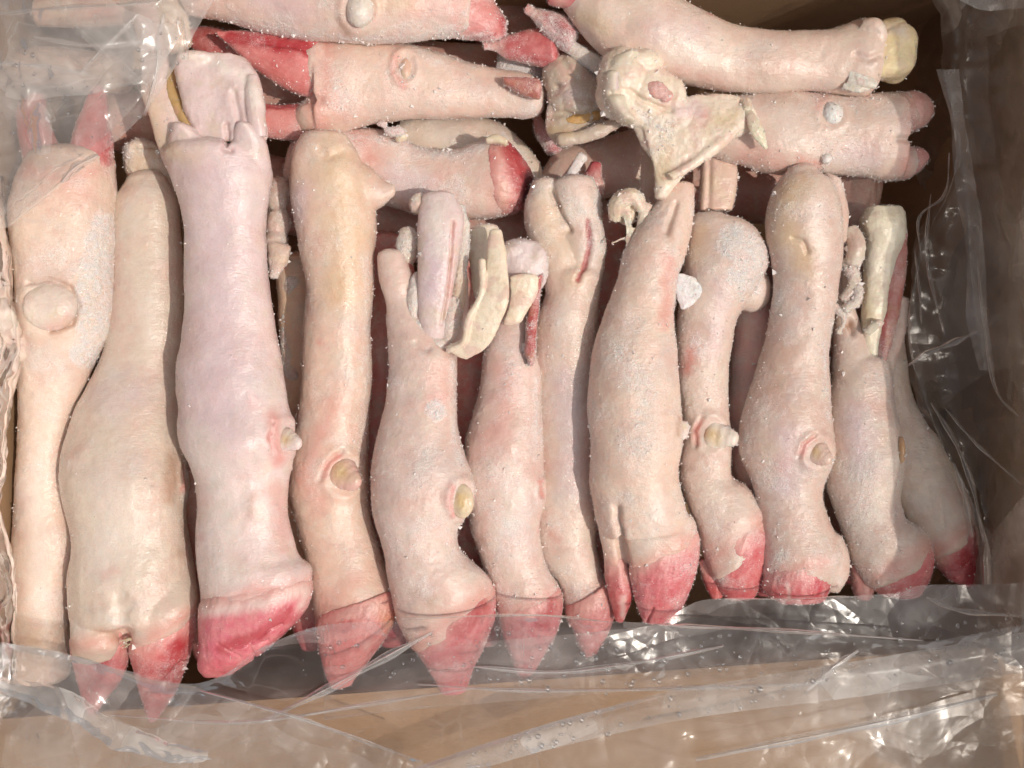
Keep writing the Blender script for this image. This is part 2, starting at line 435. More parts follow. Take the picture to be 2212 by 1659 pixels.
def plain(name, c, r, **kw):
    m, n, l = newmat(name); b = NB(m.node_tree)
    tc = b.node('ShaderNodeNewGeometry').outputs['Position']
    col = b.mix(b.noise(tc, 40, 4), c, tuple(v * 0.7 for v in c))
    p = b.node('ShaderNodeBsdfPrincipled', {'Base Color': col, 'Roughness': r, **kw})
    o = n.new('ShaderNodeOutputMaterial'); l.new(p.outputs[0], o.inputs[0]); return m
GROUND = plain('concrete', (0.30, 0.29, 0.27), 0.9)
INK = plain('black_print', (0.02, 0.02, 0.022), 0.6)
def dropmat():
    m, n, l = newmat('water_drop'); b = NB(m.node_tree)
    tr = b.node('ShaderNodeBsdfTransparent', {'Color': (0.93, 0.93, 0.93, 1)}); gl = b.node('ShaderNodeBsdfAnisotropic', {'Color': (1, 1, 1, 1), 'Roughness': 0.12})
    fr = b.node('ShaderNodeFresnel', {'IOR': 1.45})
    g = b.node('ShaderNodeMixShader', {0: b.m('MULTIPLY_ADD', fr.outputs[0], 0.8, 0.04, clamp=True), 1: tr.outputs[0], 2: gl.outputs[0]})
    o = n.new('ShaderNodeOutputMaterial'); l.new(g.outputs[0], o.inputs[0]); return m
DROP = dropmat()
MAT = dict(hide=HIDE, hoof=HOOF, bone=BONE, sinew=SINEW)

# ------------------------------------------------------------------ ground and box
def box_mesh(name, x0, x1, y0, y1, z0, z1, sub=1):
    v = [(x, y, z) for x in (x0, x1) for y in (y0, y1) for z in (z0, z1)]
    f = [(0, 1, 3, 2), (4, 6, 7, 5), (0, 4, 5, 1), (2, 3, 7, 6), (0, 2, 6, 4), (1, 5, 7, 3)]
    return mesh_from(name, v, f)
FL = -470
g = link('ground', mesh_from('ground', [(-9000, -9000, FL - 22), (9000, -9000, FL - 22), (9000, 9000, FL - 22), (-9000, 9000, FL - 22)], [(0, 1, 2, 3)]), GROUND, None, smooth=False)
g['kind'] = 'structure'
XL, XR, YB, YT = -1098, 1042, -705, 862
RIM = dict(r=155, l=300, t=300)
HL, HR = W(-150, 1560, -10), W(2360, 1378, -10)      # hinge of the front flap
bx = root('cardboard_box', (0, 0, FL), 'open brown cardboard box lined with clear plastic and packed with frozen cow feet', 'box')
link('box_floor', box_mesh('box_floor', XL - 14, XR + 14, -735, YT + 14, FL - 16, FL), CARD, bx, smooth=False)
link('wall', box_mesh('wall', XL - 14, XL, -730, YT + 14, FL, RIM['l']), CARD, bx, smooth=False)
def slab(a, b, c, d, th):
    a, b, c, d = map(np.array, (a, b, c, d)); n = np.cross(b - a, d - a); n = n / np.linalg.norm(n) * th
    return mesh_from('slab', [a, b, c, d, a - n, b - n, c - n, d - n], [(0, 1, 2, 3), (7, 6, 5, 4), (0, 4, 5, 1), (1, 5, 6, 2), (2, 6, 7, 3), (3, 7, 4, 0)])
link('wall', slab((930, YT + 14, FL), (930, -640, FL), (1120, -590, RIM['r']), (1120, YT + 14, RIM['r']), -14), CARD, bx, smooth=False)
link('wall', slab((HL[0], HL[1], FL), (HR[0], HR[1], FL), HR, HL, -14), CARD, bx, smooth=False)
link('flap', slab((HL[0], HL[1] - 3, -8), (HR[0], HR[1] - 3, -8), (HR[0] + 10, HR[1] - 560, 120), (HL[0] - 10, HL[1] - 520, 120), 14), CARD, bx, smooth=False)
link('wall', box_mesh('wall', XL, XR + 90, YT + 1, YT + 15, FL, RIM['t']), CARD, bx, smooth=False)
link('printed_strip', slab(W(2172, 1424, 12), W(2400, 1408, 12), W(2400, 1386, 12), W(2168, 1398, 12), 3), INK, bx, smooth=False)

# ------------------------------------------------------------------ feet
ROW = 'cow feet standing side by side in the front row'
BACK = 'cow feet lying crosswise behind the front row'
LOW = 'cow feet of the layer underneath'
count = [0]
def foot(label, body, parts=(), ops=(), tone=(0.66, 0.53, 0.43), frost=0.3, group=ROW, vox=3.2, smooth=7, ngr=1500, rough=1.0, name='cow_trotter', cat='trotter', kind='hide', main='hide'):
    count[0] += 1; sd = count[0] * 101
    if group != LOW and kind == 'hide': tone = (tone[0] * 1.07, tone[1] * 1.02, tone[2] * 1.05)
    me = fuse(main, body, vox, smooth)
    cor = list(COR); COR.clear()
    ops = list(ops) + [('pink', c, 34, 0.55, 1.3) for c in cor]
    co0 = getco(me)
    loc = (co0[:, 0].mean(), co0[:, 1].mean(), co0[:, 2].min())
    r = root(name, loc, label, cat, group)
    co, no, F = finish(me, list(ops), frost, min(rough, 2), seed=sd, rag=1.0 if kind == 'sinew' else (1.0 if kind == 'bone' else 0))
    q = proj(co)
    P = [co]; N = [no]; FF = [F]
    def surf(x, y):
        k = (np.hypot(q[:, 0] - x, q[:, 1] - y) < 9)
        return co[k, 2].max() if k.any() else None
    link(main, me, MAT[kind], r, tone)
    for p in parts:
        nm, knd, pieces, col = p[:4]
        o = p[4] if len(p) > 4 else {}
        if callable(pieces): pieces = pieces(surf)
        pm = fuse(nm, pieces, o.get('vox', 2.6), o.get('smooth', 4))
        pops = list(o.get('ops', ())) + ([('flesh', c, 42, 0.9, 1.2) for c in cor] if knd == 'hoof' else [])
        c2, n2, f2 = finish(pm, pops, o.get('frost', 0.25), min(o.get('rough', 0.7), 1.5), o.get('streak'), seed=sd + len(P) * 7, rag=o.get('rag', {'sinew': 0.8, 'bone': 0.4}.get(knd, 0.3)))
        ob = link(nm, pm, MAT[knd], r, col)
        if 'label' in o: ob['label'] = o['label']
        P.append(c2); N.append(n2); FF.append(f2)
    P = np.vstack(P); N = np.vstack(N); FF = np.concatenate(FF)
    if ngr:
        pr = (FF ** 1.6 * np.clip(0.5 + fbm(P, 30, 3, 3) * 1.6, 0.05, 2) + 0.03 + 0.25 * (1 - np.abs(N[:, 2])) ** 2) * (N[:, 2] > -0.25)
        grains(P, N, int(ngr * 3.4), pr, 0.58, 'frost', ICE, r)
    return r

REDH = (0.58, 0.13, 0.15); PINKH = (0.66, 0.20, 0.20); DEEP = (0.42, 0.05, 0.07)
WHITE = (0.74, 0.66, 0.58); CREAM = (0.66, 0.57, 0.40)

def dew(x, y, r=30, a=0, ln=1.5, tip=(0.78, 0.66, 0.58), zoff=0, lab=None):
    """dewclaw: ringed stub leaning along angle a (deg, photo right = 0, down = 90)"""
    ca, sa = math.cos(math.radians(a)), math.sin(math.radians(a))
    def f(surf):
        z = (surf(x, y) or 40) + zoff
        ps = []
        for k in range(6):
            t = k / 5
            rr = r * (1 - 0.45 * t) * (1.02 if k % 2 == 0 else 0.97)
            ps.append(E(x + ca * r * ln * t * 0.75, y + sa * r * ln * t * 0.75, z - r * 0.35 + r * 0.5 * t, rr * 0.8, rr, rr * 0.62, a))
        return ps
    yl = [(x - ca * r * 0.1, y - sa * r * 0.1)]
    return ('dewclaw', 'bone', f, tip, dict(vox=1.8, smooth=5, frost=0.15, rough=0.3, rag=0,
            ops=[('yellow', yl, r * 0.95, 0.85), ('brown', [(x + ca * r * .25, y + sa * r * .25)], r * .35, .25), ('pink', [(x - ca * r * 0.7, y - sa * r * 0.7)], r * 0.5, 0.7)]))
def dewops(x, y, r=30, a=0):
    ca, sa = math.cos(math.radians(a)), math.sin(math.radians(a))
    return [('ring', x, y, r * 1.15, r * 1.3, 0.25, 4.5), ('g', [(x - ca * r * 0.85 - sa * r, y - sa * r * .85 + ca * r), (x - ca * r * 1.15, y - sa * r * 1.15), (x - ca * r * .85 + sa * r, y - sa * r * .85 - ca * r)], r * 0.22, 6),
            ('pink', [(x - ca * r * 0.8 - sa * r * .7, y - sa * r * .8 + ca * r * .7), (x - ca * r * 1.05, y - sa * r * 1.05), (x - ca * r * .8 + sa * r * .7, y - sa * r * .8 - ca * r * .7)], r * 0.38, 0.75)]

# --- 1 leftmost, hooves pointing up under the film
foot('leftmost upright cow foot, hooves pointing up under plastic, big round dewclaw, frosty right edge',
     [L(V([(345, 62, 244), (400, 36, 248), (450, 24, 248), (520, 28, 249), (600, 38, 248), (660, 40, 244), (715, 42, 232), (765, 42, 212), (820, 42, 188), (900, 42, 158), (1000, 38, 138), (1060, 36, 145), (1120, 34, 158), (1180, 30, 165), (1240, 26, 158), (1320, 20, 150), (1400, 12, 148), (1455, 12, 145)]), z=(20, 10, -30, -40), d=0.8)],
     [('hoof', 'hoof', [HF([(60, 372, 150, 392), (48, 320, 140, 345), (40, 275, 120, 300), (38, 235, 100, 245), (60, 205, 98, 208)], z=(20, -10), d=0.8)], PINKH, dict(streak=80)),
      ('hoof', 'hoof', [HF([(140, 395, 244, 352), (150, 330, 244, 300), (165, 270, 236, 265), (182, 225, 232, 215), (198, 188, 226, 190)], z=(30, 10), d=0.8)], PINKH, dict(streak=95, frost=0.4, ops=[('red', [(225, 290), (235, 340)], 30, 0.6)])),
      ('dewclaw', 'bone', lambda s: [E(108, 662, s(108, 662) - 12, 58, 52, 30)], (0.72, 0.60, 0.52), dict(frost=0.05, ops=[('pink', [(140, 690), (115, 705)], 30, 0.35)]))],
     [('ring', 112, 662, 70, 60, 0.2, 3.5), ('g', [(60, 612), (110, 603), (150, 620), (170, 660), (155, 700), (110, 715)], 7, 10), ('brown', [(70, 610), (120, 603), (160, 625), (178, 665), (160, 702), (115, 718)], 15, 0.45), ('yellow', [(170, 600), (200, 640), (195, 700)], 22, 0.3),
      ('frost', [(238, 500), (225, 560), (215, 640), (205, 700), (190, 760)], 48, 1.0, 0.35), ('frost', [(80, 560), (130, 550)], 50, 0.6), ('pink', [(100, 410), (200, 420)], 50, 0.3), ('pale', [(80, 1000), (80, 1300)], 40, 0.5), ('yellow', [(80, 1390)], 50, 0.3)],
     tone=(0.70, 0.56, 0.44), frost=0.32)

# --- 2
foot('broad pale cow foot with both red hooves apart under film in bottom left corner',
     [L(V([(395, 272, 362), (430, 252, 382), (480, 248, 388), (600, 243, 396), (700, 234, 400), (750, 226, 402), (800, 210, 400), (850, 185, 398), (900, 162, 398), (950, 145, 398), (1000, 136, 402), (1050, 136, 406), (1100, 145, 402), (1150, 156, 404), (1200, 157, 412), (1250, 150, 420), (1300, 151, 422), (1330, 153, 422)]), z=(-20, -30, 10, 10), d=0.78, cap=(0.6, 0.2)),
      L([(152, 1225, 268, 1225), (152, 1290, 262, 1290), (153, 1340, 268, 1345), (155, 1395, 272, 1385), (160, 1420, 262, 1410)], z=(5, 34, 44, 34), d=0.86),
      L([(255, 1215, 415, 1205), (262, 1280, 424, 1270), (268, 1340, 425, 1310), (282, 1400, 410, 1345)], z=(0, 28, 40, 38), d=0.8, cap=(.3, .1))],
     [('hoof', 'hoof', [HF([(152, 1392, 276, 1382), (158, 1430, 278, 1425), (166, 1470, 262, 1468), (178, 1515, 232, 1510), (188, 1545, 208, 1545)], z=(36, 5), d=0.66)], (0.60, 0.13, 0.14), dict(streak=80, ops=[('red', [(225, 1400), (200, 1470)], 28, 0.8), ('pale', [(180, 1400)], 22, .5)])),
      ('hoof', 'hoof', [HF([(280, 1402, 423, 1318), (290, 1450, 420, 1375), (300, 1490, 405, 1430), (312, 1530, 378, 1495), (322, 1562, 348, 1545)], z=(38, 5), d=0.66)], (0.62, 0.15, 0.15), dict(streak=70, frost=0.35, ops=[('red', [(385, 1400), (365, 1470)], 32, 0.85), ('g', [(395, 1430), (360, 1465), (350, 1500)], 6, 7)])),
      ('hair', 'sinew', [T([(262 + 6 * math.cos(k), 1392 + 8 * math.sin(k * 1.3), 60 + k * 2), (285 + 5 * math.sin(k * 2), 1385 + 6 * math.cos(k), 66), (292 + 4 * k % 7, 1402, 58)], 1.6) for k in range(5)], (0.5, 0.42, 0.3), dict(vox=1.0, smooth=0, frost=0.05, rough=0))],
     [('g', [(256, 1290), (262, 1330), (272, 1390)], 26, 9), ('brown', [(372, 985), (375, 1030), (365, 1080)], 26, 0.55), ('brown', [(250, 1375), (225, 1365)], 24, 0.4), ('pink', [(245, 1230), (225, 1240)], 18, 0.4), ('brown', [(385, 1195)], 22, 0.4),
      ('pink', [(398, 1010), (396, 1060)], 9, 0.8), ('pale', [(230, 1030), (260, 1150), (220, 1200)], 80, 0.5), ('pale', [(320, 640), (325, 730)], 42, 0.4), ('frost', [(395, 860), (405, 950), (405, 1080)], 18, 0.8), ('lav', [(250, 870), (300, 840)], 70, 0.35), ('ring', 400, 1020, 12, 34, 0.4, 4)],
     tone=(0.67, 0.575, 0.46), frost=0.14, ngr=900)

# --- 3 the big one
foot('largest pale pink cow foot, flat cut white bone at top, one big pink hoof',
     [L(V([(335, 352, 578), (380, 368, 586), (420, 384, 582), (460, 392, 578), (520, 399, 576), (600, 400, 580), (680, 397, 590), (740, 392, 601), (790, 381, 608), (840, 382, 615), (880, 390, 622), (920, 388, 630), (960, 395, 634), (1000, 411, 628), (1040, 424, 620), (1100, 431, 619), (1150, 426, 628), (1200, 427, 645)]) + [(432, 1240, 668, 1222), (436, 1285, 672, 1240), (437, 1308, 668, 1262)], z=(120, 100, 95, 80), d=0.72, cap=(0.3, 0.22)),
      L([(285, 10, 335, 0), (292, 60, 350, 55), (300, 110, 362, 110), (303, 160, 372, 165), (308, 210, 385, 215), (325, 260, 398, 265), (340, 310, 440, 300), (355, 360, 480, 350)], z=(70, 90, 120, 110), dep=17),
            E(568, 285, 135, 12, 26, 12), L([(374, 270, 428, 292), (366, 305, 484, 325), (366, 365, 505, 370)], z=(150, 132), dep=34, cap=(.4, .4)), L([(512, 268, 556, 284), (500, 300, 577, 312), (500, 365, 584, 360)], z=(152, 132), dep=34, cap=(.5, .4))],
     [('bone', 'bone', [L([(382, 120, 535, 128), (376, 150, 558, 160), (382, 190, 566, 200), (392, 230, 570, 245), (408, 265, 572, 290), (420, 300, 575, 330)], z=(125, 130), d=0.42, cap=(0.12, 0.1), pw=3.2), T([(545, 165, 150), (552, 230, 158), (562, 300, 152)], [14, 20, 18]), E(420, 125, 150, 40, 18, 24)], (0.74, 0.58, 0.56),
       dict(frost=0.1, rough=1.6, smooth=7, ops=[('g', [(488, 270), (492, 318)], 7, 12), ('brown', [(490, 305), (493, 322)], 9, .5), ('g', [(505, 200), (512, 240), (520, 290)], 8, 7), ('g', [(470, 180), (440, 290)], 30, 3), ('pale', [(400, 125), (470, 135), (530, 170), (558, 220)], 26, 0.8), ('brown', [(395, 235), (405, 270)], 12, .5)])),
      ('tendon', 'sinew', [T([(375, 150, 100), (370, 200, 110), (400, 260, 130), (410, 285, 140)], [14, 12, 10, 8])], (0.55, 0.36, 0.16), dict(frost=0.2, rough=2)),
      ('hoof', 'hoof', [HF([(436, 1304, 673, 1256), (432, 1340, 672, 1290), (432, 1380, 652, 1330), (430, 1415, 612, 1372), (430, 1442, 560, 1415), (440, 1460, 505, 1452)], z=(82, 78), d=0.66, cap=(0.05, 0.15), pw=2.6)], (0.66, 0.17, 0.21),
       dict(streak=75, frost=0.12, ops=[('pale', [(445, 1322), (560, 1305), (660, 1275), (655, 1310)], 24, 0.62), ('red', [(480, 1400), (560, 1370), (620, 1325)], 20, 0.65), ('g', [(500, 1400), (540, 1395), (575, 1365), (610, 1350)], 4, 5), ('g', [(560, 1435), (540, 1400), (580, 1385)], 4, 5), ('g', [(470, 1390), (520, 1420)], 3, 3)])),
      dew(618, 950, 24, 20, 1.4, (0.80, 0.64, 0.60))],
     dewops(612, 945, 30, 0) + [('lav', [(480, 380), (480, 900)], 130, 0.5), ('pink', [(590, 900), (600, 990)], 26, 0.65), ('pink', [(545, 870)], 30, 0.4), ('pink', [(430, 1160)], 20, 0.35), ('brown', [(540, 1110), (550, 1070)], 18, 0.25), ('pale', [(430, 950), (490, 1060), (480, 1250)], 55, 0.5), ('pink', [(600, 1060), (610, 1180)], 30, 0.35),
      ('g', [(492, 300), (486, 320), (498, 322)], 9, 12), ('g', [(440, 1306), (520, 1282), (600, 1272)], 4, 3), ('yellow', [(330, 220), (350, 320), (420, 340)], 40, .35), ('yellow', [(560, 330)], 30, .3), ('ring', 480, 900, 95, 70, 0.5, 4)],
     tone=(0.73, 0.60, 0.55), frost=0.10, ngr=900)

# --- 4
foot('cow foot with smooth knuckle and side spur on top, yellow ringed dewclaw',
     [L(V([(300, 645, 755), (325, 630, 772), (350, 626, 782), (380, 625, 798), (430, 628, 808), (470, 635, 812), (500, 640, 812), (560, 650, 808), (620, 660, 807), (700, 657, 801), (760, 653, 800), (820, 648, 800), (880, 642, 798), (940, 634, 797), (1000, 625, 795), (1050, 622, 795), (1100, 631, 797), (1150, 646, 805), (1200, 660, 820)]) + [(668, 1250, 838, 1235), (676, 1305, 855, 1270), (682, 1345, 858, 1296)], z=(60, 25, -12, -18), d=0.8, cap=(0.35, 0.22)),
      L([(700, 318, 700, 490), (750, 330, 745, 478), (795, 358, 788, 466), (825, 388, 822, 445), (850, 400, 848, 425)], z=(22, 40, 60), d=0.82, cap=(0.3, 0.4))],
     [('hoof', 'hoof', [HF([(680, 1345, 862, 1290), (684, 1385, 860, 1330), (694, 1425, 835, 1380), (704, 1455, 800, 1425), (715, 1482, 762, 1468)], z=(0, -15), d=0.7)], (0.64, 0.19, 0.18), dict(streak=70, frost=0.2, ops=[('yellow', [(820, 1310), (845, 1345)], 30, .35), ('red', [(715, 1360), (760, 1350)], 16, .6), ('pale', [(790, 1390)], 20, .3)])),
      dew(738, 1022, 36, 38, 1.25, (0.72, 0.46, 0.40))],
     dewops(740, 1025, 38, 38) + [('yellow', [(720, 330), (740, 420), (745, 520), (730, 640)], 70, 0.42), ('lav', [(640, 460), (650, 420)], 35, 0.5), ('brown', [(710, 320)], 28, .2), ('pink', [(690, 740)], 12, 0.5), ('pink', [(720, 880), (650, 1040), (690, 1080)], 34, 0.42), ('pink', [(770, 1250), (700, 1310)], 30, .3),
      ('frost', [(790, 560), (795, 700), (790, 900), (780, 1000)], 22, 0.7), ('frost', [(640, 430), (645, 480)], 26, .6), ('g', [(690, 320), (710, 340), (735, 330)], 12, 4)],
     tone=(0.71, 0.53, 0.41), frost=0.26, ngr=1500)

# --- 5
foot('cow foot with long white bone bared at top beside a curled cream skin flap',
     [L(V([(735, 838, 962), (770, 839, 985), (800, 838, 986), (850, 832, 985), (900, 823, 985), (940, 815, 990), (980, 806, 1002), (1020, 800, 1016), (1060, 800, 1020), (1095, 803, 1010), (1130, 810, 992), (1170, 824, 988), (1200, 832, 1005)]) + [(838, 1240, 1034, 1225), (848, 1290, 1056, 1250), (862, 1345, 1064, 1275), (892, 1400, 1045, 1312)], z=(48, 55, 65, 25), d=0.78, cap=(0.15, 0.22)),
      L(V([(556, 815, 874), (600, 817, 892), (650, 830, 902), (700, 836, 935), (760, 840, 985)]), z=(50, 45), d=0.8, cap=(0.6, 0.2)),
      L(V([(600, 990, 1010), (660, 975, 1012), (710, 955, 1010), (760, 930, 1000)]), z=(25, 40), dep=18)],
     [('bone', 'bone', [L([(910, 430, 985, 427), (901, 468, 1003, 466), (900, 530, 998, 528), (900, 600, 984, 600), (902, 660, 972, 660), (908, 710, 962, 710), (922, 750, 950, 750)], z=(72, 82, 66), d=0.66, cap=(0.4, 0.3), pw=2.2)], (0.75, 0.60, 0.58),
       dict(frost=0.15, rough=0.8, ops=[('pale', [(945, 440), (945, 540)], 34, .7), ('lav', [(940, 520), (935, 620)], 34, .7), ('g', [(978, 480), (972, 600), (955, 700)], 5, 8), ('pink', [(982, 480), (972, 640)], 9, .4), ('brown', [(975, 560), (960, 690)], 6, .4)])),
      ('tendon', 'sinew', [L([(985, 440, 1008, 445), (985, 500, 1018, 500), (985, 560, 1012, 560), (970, 640, 1008, 640), (958, 720, 985, 715)], z=(55, 60), dep=14), E(905, 440, 60, 22, 20, 18), E(880, 530, 40, 22, 40, 18)], (0.70, 0.56, 0.44), dict(frost=0.6, rough=4)),
      ('tendon', 'sinew', [E(896, 650, 62, 16, 60, 22, 4), E(905, 715, 66, 20, 32, 20)], (0.76, 0.62, 0.54), dict(frost=.5, rough=2)),
      ('tendon', 'sinew', [E(975, 690, 66, 20, 52, 22, 8), E(948, 745, 70, 26, 16, 18)], (0.76, 0.62, 0.54), dict(frost=.5, rough=2)),
      ('skin_flap', 'sinew', [L([(1058, 500, 1082, 498), (1052, 560, 1092, 560), (1046, 610, 1098, 612), (1030, 650, 1094, 655), (1012, 690, 1078, 700), (995, 730, 1050, 752), (960, 748, 1010, 775)], z=(110, 130, 95), dep=6, cap=(.2, .2)), T([(1040, 560, 125), (1040, 630, 130), (1012, 690, 125), (1000, 740, 112), (965, 758, 100)], 7)], (0.82, 0.70, 0.55), dict(frost=0.12, rough=1.0, rag=.3, vox=2.2, smooth=5)),
      ('meat', 'sinew', [L([(868, 565, 888, 560), (878, 620, 900, 620), (888, 670, 905, 665)], z=30, dep=20)], (0.50, 0.12, 0.09), dict(frost=0.3)),
      ('hoof', 'hoof', [HF([(892, 1398, 1070, 1272), (915, 1430, 1068, 1335), (930, 1455, 1045, 1400), (942, 1478, 1022, 1450), (952, 1498, 1008, 1492)], z=(28, 5), d=0.66, cap=(.05, .2))], (0.62, 0.16, 0.18), dict(streak=70, frost=0.3, ops=[('red', [(1040, 1310), (990, 1360)], 24, .6), ('yellow', [(1060, 1285)], 22, .4), ('pale', [(950, 1395)], 15, .3)])),
      ('dewclaw', 'bone', lambda s: [E(998, 1082, (s(995, 1080) or 60) - 3, 24, 36, 9), E(998, 1084, (s(995, 1080) or 60) + 2, 15, 26, 7)], (0.70, 0.56, 0.40), dict(vox=1.8, frost=0.05, ops=[('yellow', [(998, 1078), (998, 1092)], 17, .85)]))],
     [('ring', 996, 1080, 30, 42, 0.3, 6), ('pink', [(975, 1055), (968, 1085), (975, 1110)], 12, .8), ('pink', [(940, 800), (960, 850), (930, 880)], 32, .42), ('frost', [(975, 780), (980, 850), (980, 950), (1000, 1010)], 16, .8), ('frost', [(940, 885)], 24, 1, .4), ('brown', [(900, 1280), (930, 1300)], 24, .4), ('frost', [(920, 980), (900, 1040)], 50, .6), ('frost', [(950, 1130), (990, 1200)], 50, .5),
      ('g', [(925, 755), (900, 740)], 10, 6)],
     tone=(0.70, 0.545, 0.46), frost=0.32, ngr=2200)

# --- 6
foot('cow foot with white bone knob on top and dark red slash down its right edge',
     [L(V([(590, 1088, 1172), (640, 1088, 1164), (700, 1064, 1155), (760, 1046, 1158), (800, 1041, 1168), (850, 1034, 1170), (900, 1020, 1172), (940, 1008, 1174), (980, 1001, 1174), (1020, 998, 1175), (1060, 1003, 1176), (1090, 1009, 1174), (1130, 1014, 1168), (1170, 1025, 1170), (1210, 1040, 1178)]) + [(1055, 1250, 1193, 1238), (1066, 1290, 1208, 1262), (1076, 1328, 1212, 1288)], z=(20, 5, 0, -20), d=0.8, cap=(0.3, 0.22))],
     [('bone', 'bone', [L(V([(530, 1090, 1172), (560, 1080, 1182), (590, 1088, 1180), (615, 1100, 1172)]), z=(45, 45), d=0.7), E(1110, 545, 60, 28, 22, 20), E(1155, 555, 58, 26, 30, 20)], (0.76, 0.64, 0.62), dict(frost=0.35, rough=2)),
      ('bone', 'bone', [L([(1012, 500, 1075, 492), (1010, 540, 1085, 530), (1015, 580, 1062, 580), (1022, 640, 1050, 640)], z=(30, 20), d=.6)], (0.80, 0.69, 0.56), dict(frost=0.3, rough=1, rag=.4)),
      ('skin_flap', 'sinew', [L([(1098, 600, 1165, 600), (1100, 650, 1160, 640), (1085, 700, 1130, 690)], z=(85, 70), dep=9)], (0.82, 0.70, 0.55), dict(frost=0.2, rough=1, rag=.4)),
      ('meat', 'sinew', [L([(1150, 605, 1176, 590), (1140, 660, 1168, 650), (1134, 720, 1162, 715), (1134, 760, 1156, 755), (1143, 788, 1149, 788)], z=(58, 56), dep=20, pw=3)], (0.42, 0.06, 0.055), dict(frost=0.45, rough=1.5, ops=[('frost', [(1150, 700)], 12, .7)])),
      ('hoof', 'hoof', [HF([(1076, 1326, 1216, 1286), (1084, 1362, 1214, 1325), (1096, 1400, 1200, 1372), (1110, 1440, 1170, 1425), (1124, 1468, 1148, 1462)], z=(-18, -30), d=.75)], (0.60, 0.17, 0.20), dict(streak=80, frost=.25, ops=[('red', [(1195, 1300), (1170, 1350)], 20, .6)])),
      ],
     [('pink', [(1080, 800), (1090, 900), (1060, 960)], 50, .35), ('pale', [(1110, 1060), (1100, 1130)], 50, .4), ('pink', [(1164, 1040), (1168, 1070)], 10, .8), ('ring', 1168, 1060, 10, 24, .4, 4), ('frost', [(1158, 820), (1160, 960)], 14, .8), ('pink', [(1040, 1160)], 25, .35)],
     tone=(0.70, 0.54, 0.46), frost=0.36, ngr=2000)

# --- 7
foot('slim cow foot ending in two round knuckles, right of the foot with red slash',
     [L(V([(600, 1188, 1296), (630, 1178, 1294), (700, 1157, 1294), (760, 1152, 1300), (800, 1150, 1300), (900, 1152, 1302), (960, 1154, 1300), (1020, 1155, 1295), (1080, 1154, 1295), (1120, 1154, 1295), (1170, 1158, 1290), (1220, 1174, 1299)]) + [(1202, 1262, 1305, 1240), (1214, 1300, 1316, 1262), (1224, 1332, 1316, 1290)], z=(0, -40, -52, -42), d=.85, cap=(.6, .22)),
      L([(1150, 400, 1205, 395), (1134, 440, 1215, 430), (1132, 480, 1225, 480), (1142, 520, 1240, 520), (1164, 570, 1260, 570), (1178, 640, 1270, 640)], z=(10, 0, -5), d=.85, cap=(.45, .2)),
      L([(1195, 400, 1285, 392), (1188, 440, 1298, 430), (1195, 490, 1300, 480), (1210, 540, 1310, 530), (1215, 580, 1302, 580), (1205, 640, 1290, 640)], z=(22, 5, -5), d=.75, cap=(.35, .2))],
     [('hoof', 'hoof', [HF([(1222, 1332, 1326, 1272), (1238, 1362, 1330, 1320), (1250, 1395, 1315, 1365), (1262, 1418, 1292, 1405)], z=(-38, -48), d=.8)], (0.66, 0.22, 0.22), dict(streak=80))
      ],
     [('red', [(1272, 478), (1274, 530), (1262, 575), (1248, 605)], 8, .75), ('g', [(1272, 478), (1274, 530), (1262, 575), (1248, 605)], 9, 7), ('g', [(1192, 412), (1200, 440), (1212, 470), (1228, 500)], 8, 12), ('yellow', [(1180, 430), (1200, 520), (1230, 600)], 55, .3), ('frost', [(1290, 420), (1298, 480), (1306, 550)], 18, 1), ('brown', [(1200, 430), (1205, 450)], 8, .5), ('pale', [(1220, 640), (1210, 700)], 30, .3), ('lav', [(1220, 820), (1240, 1060)], 50, .4), ('pink', [(1195, 1160)], 24, .35)],
     tone=(0.69, 0.56, 0.46), frost=0.36, ngr=2000)

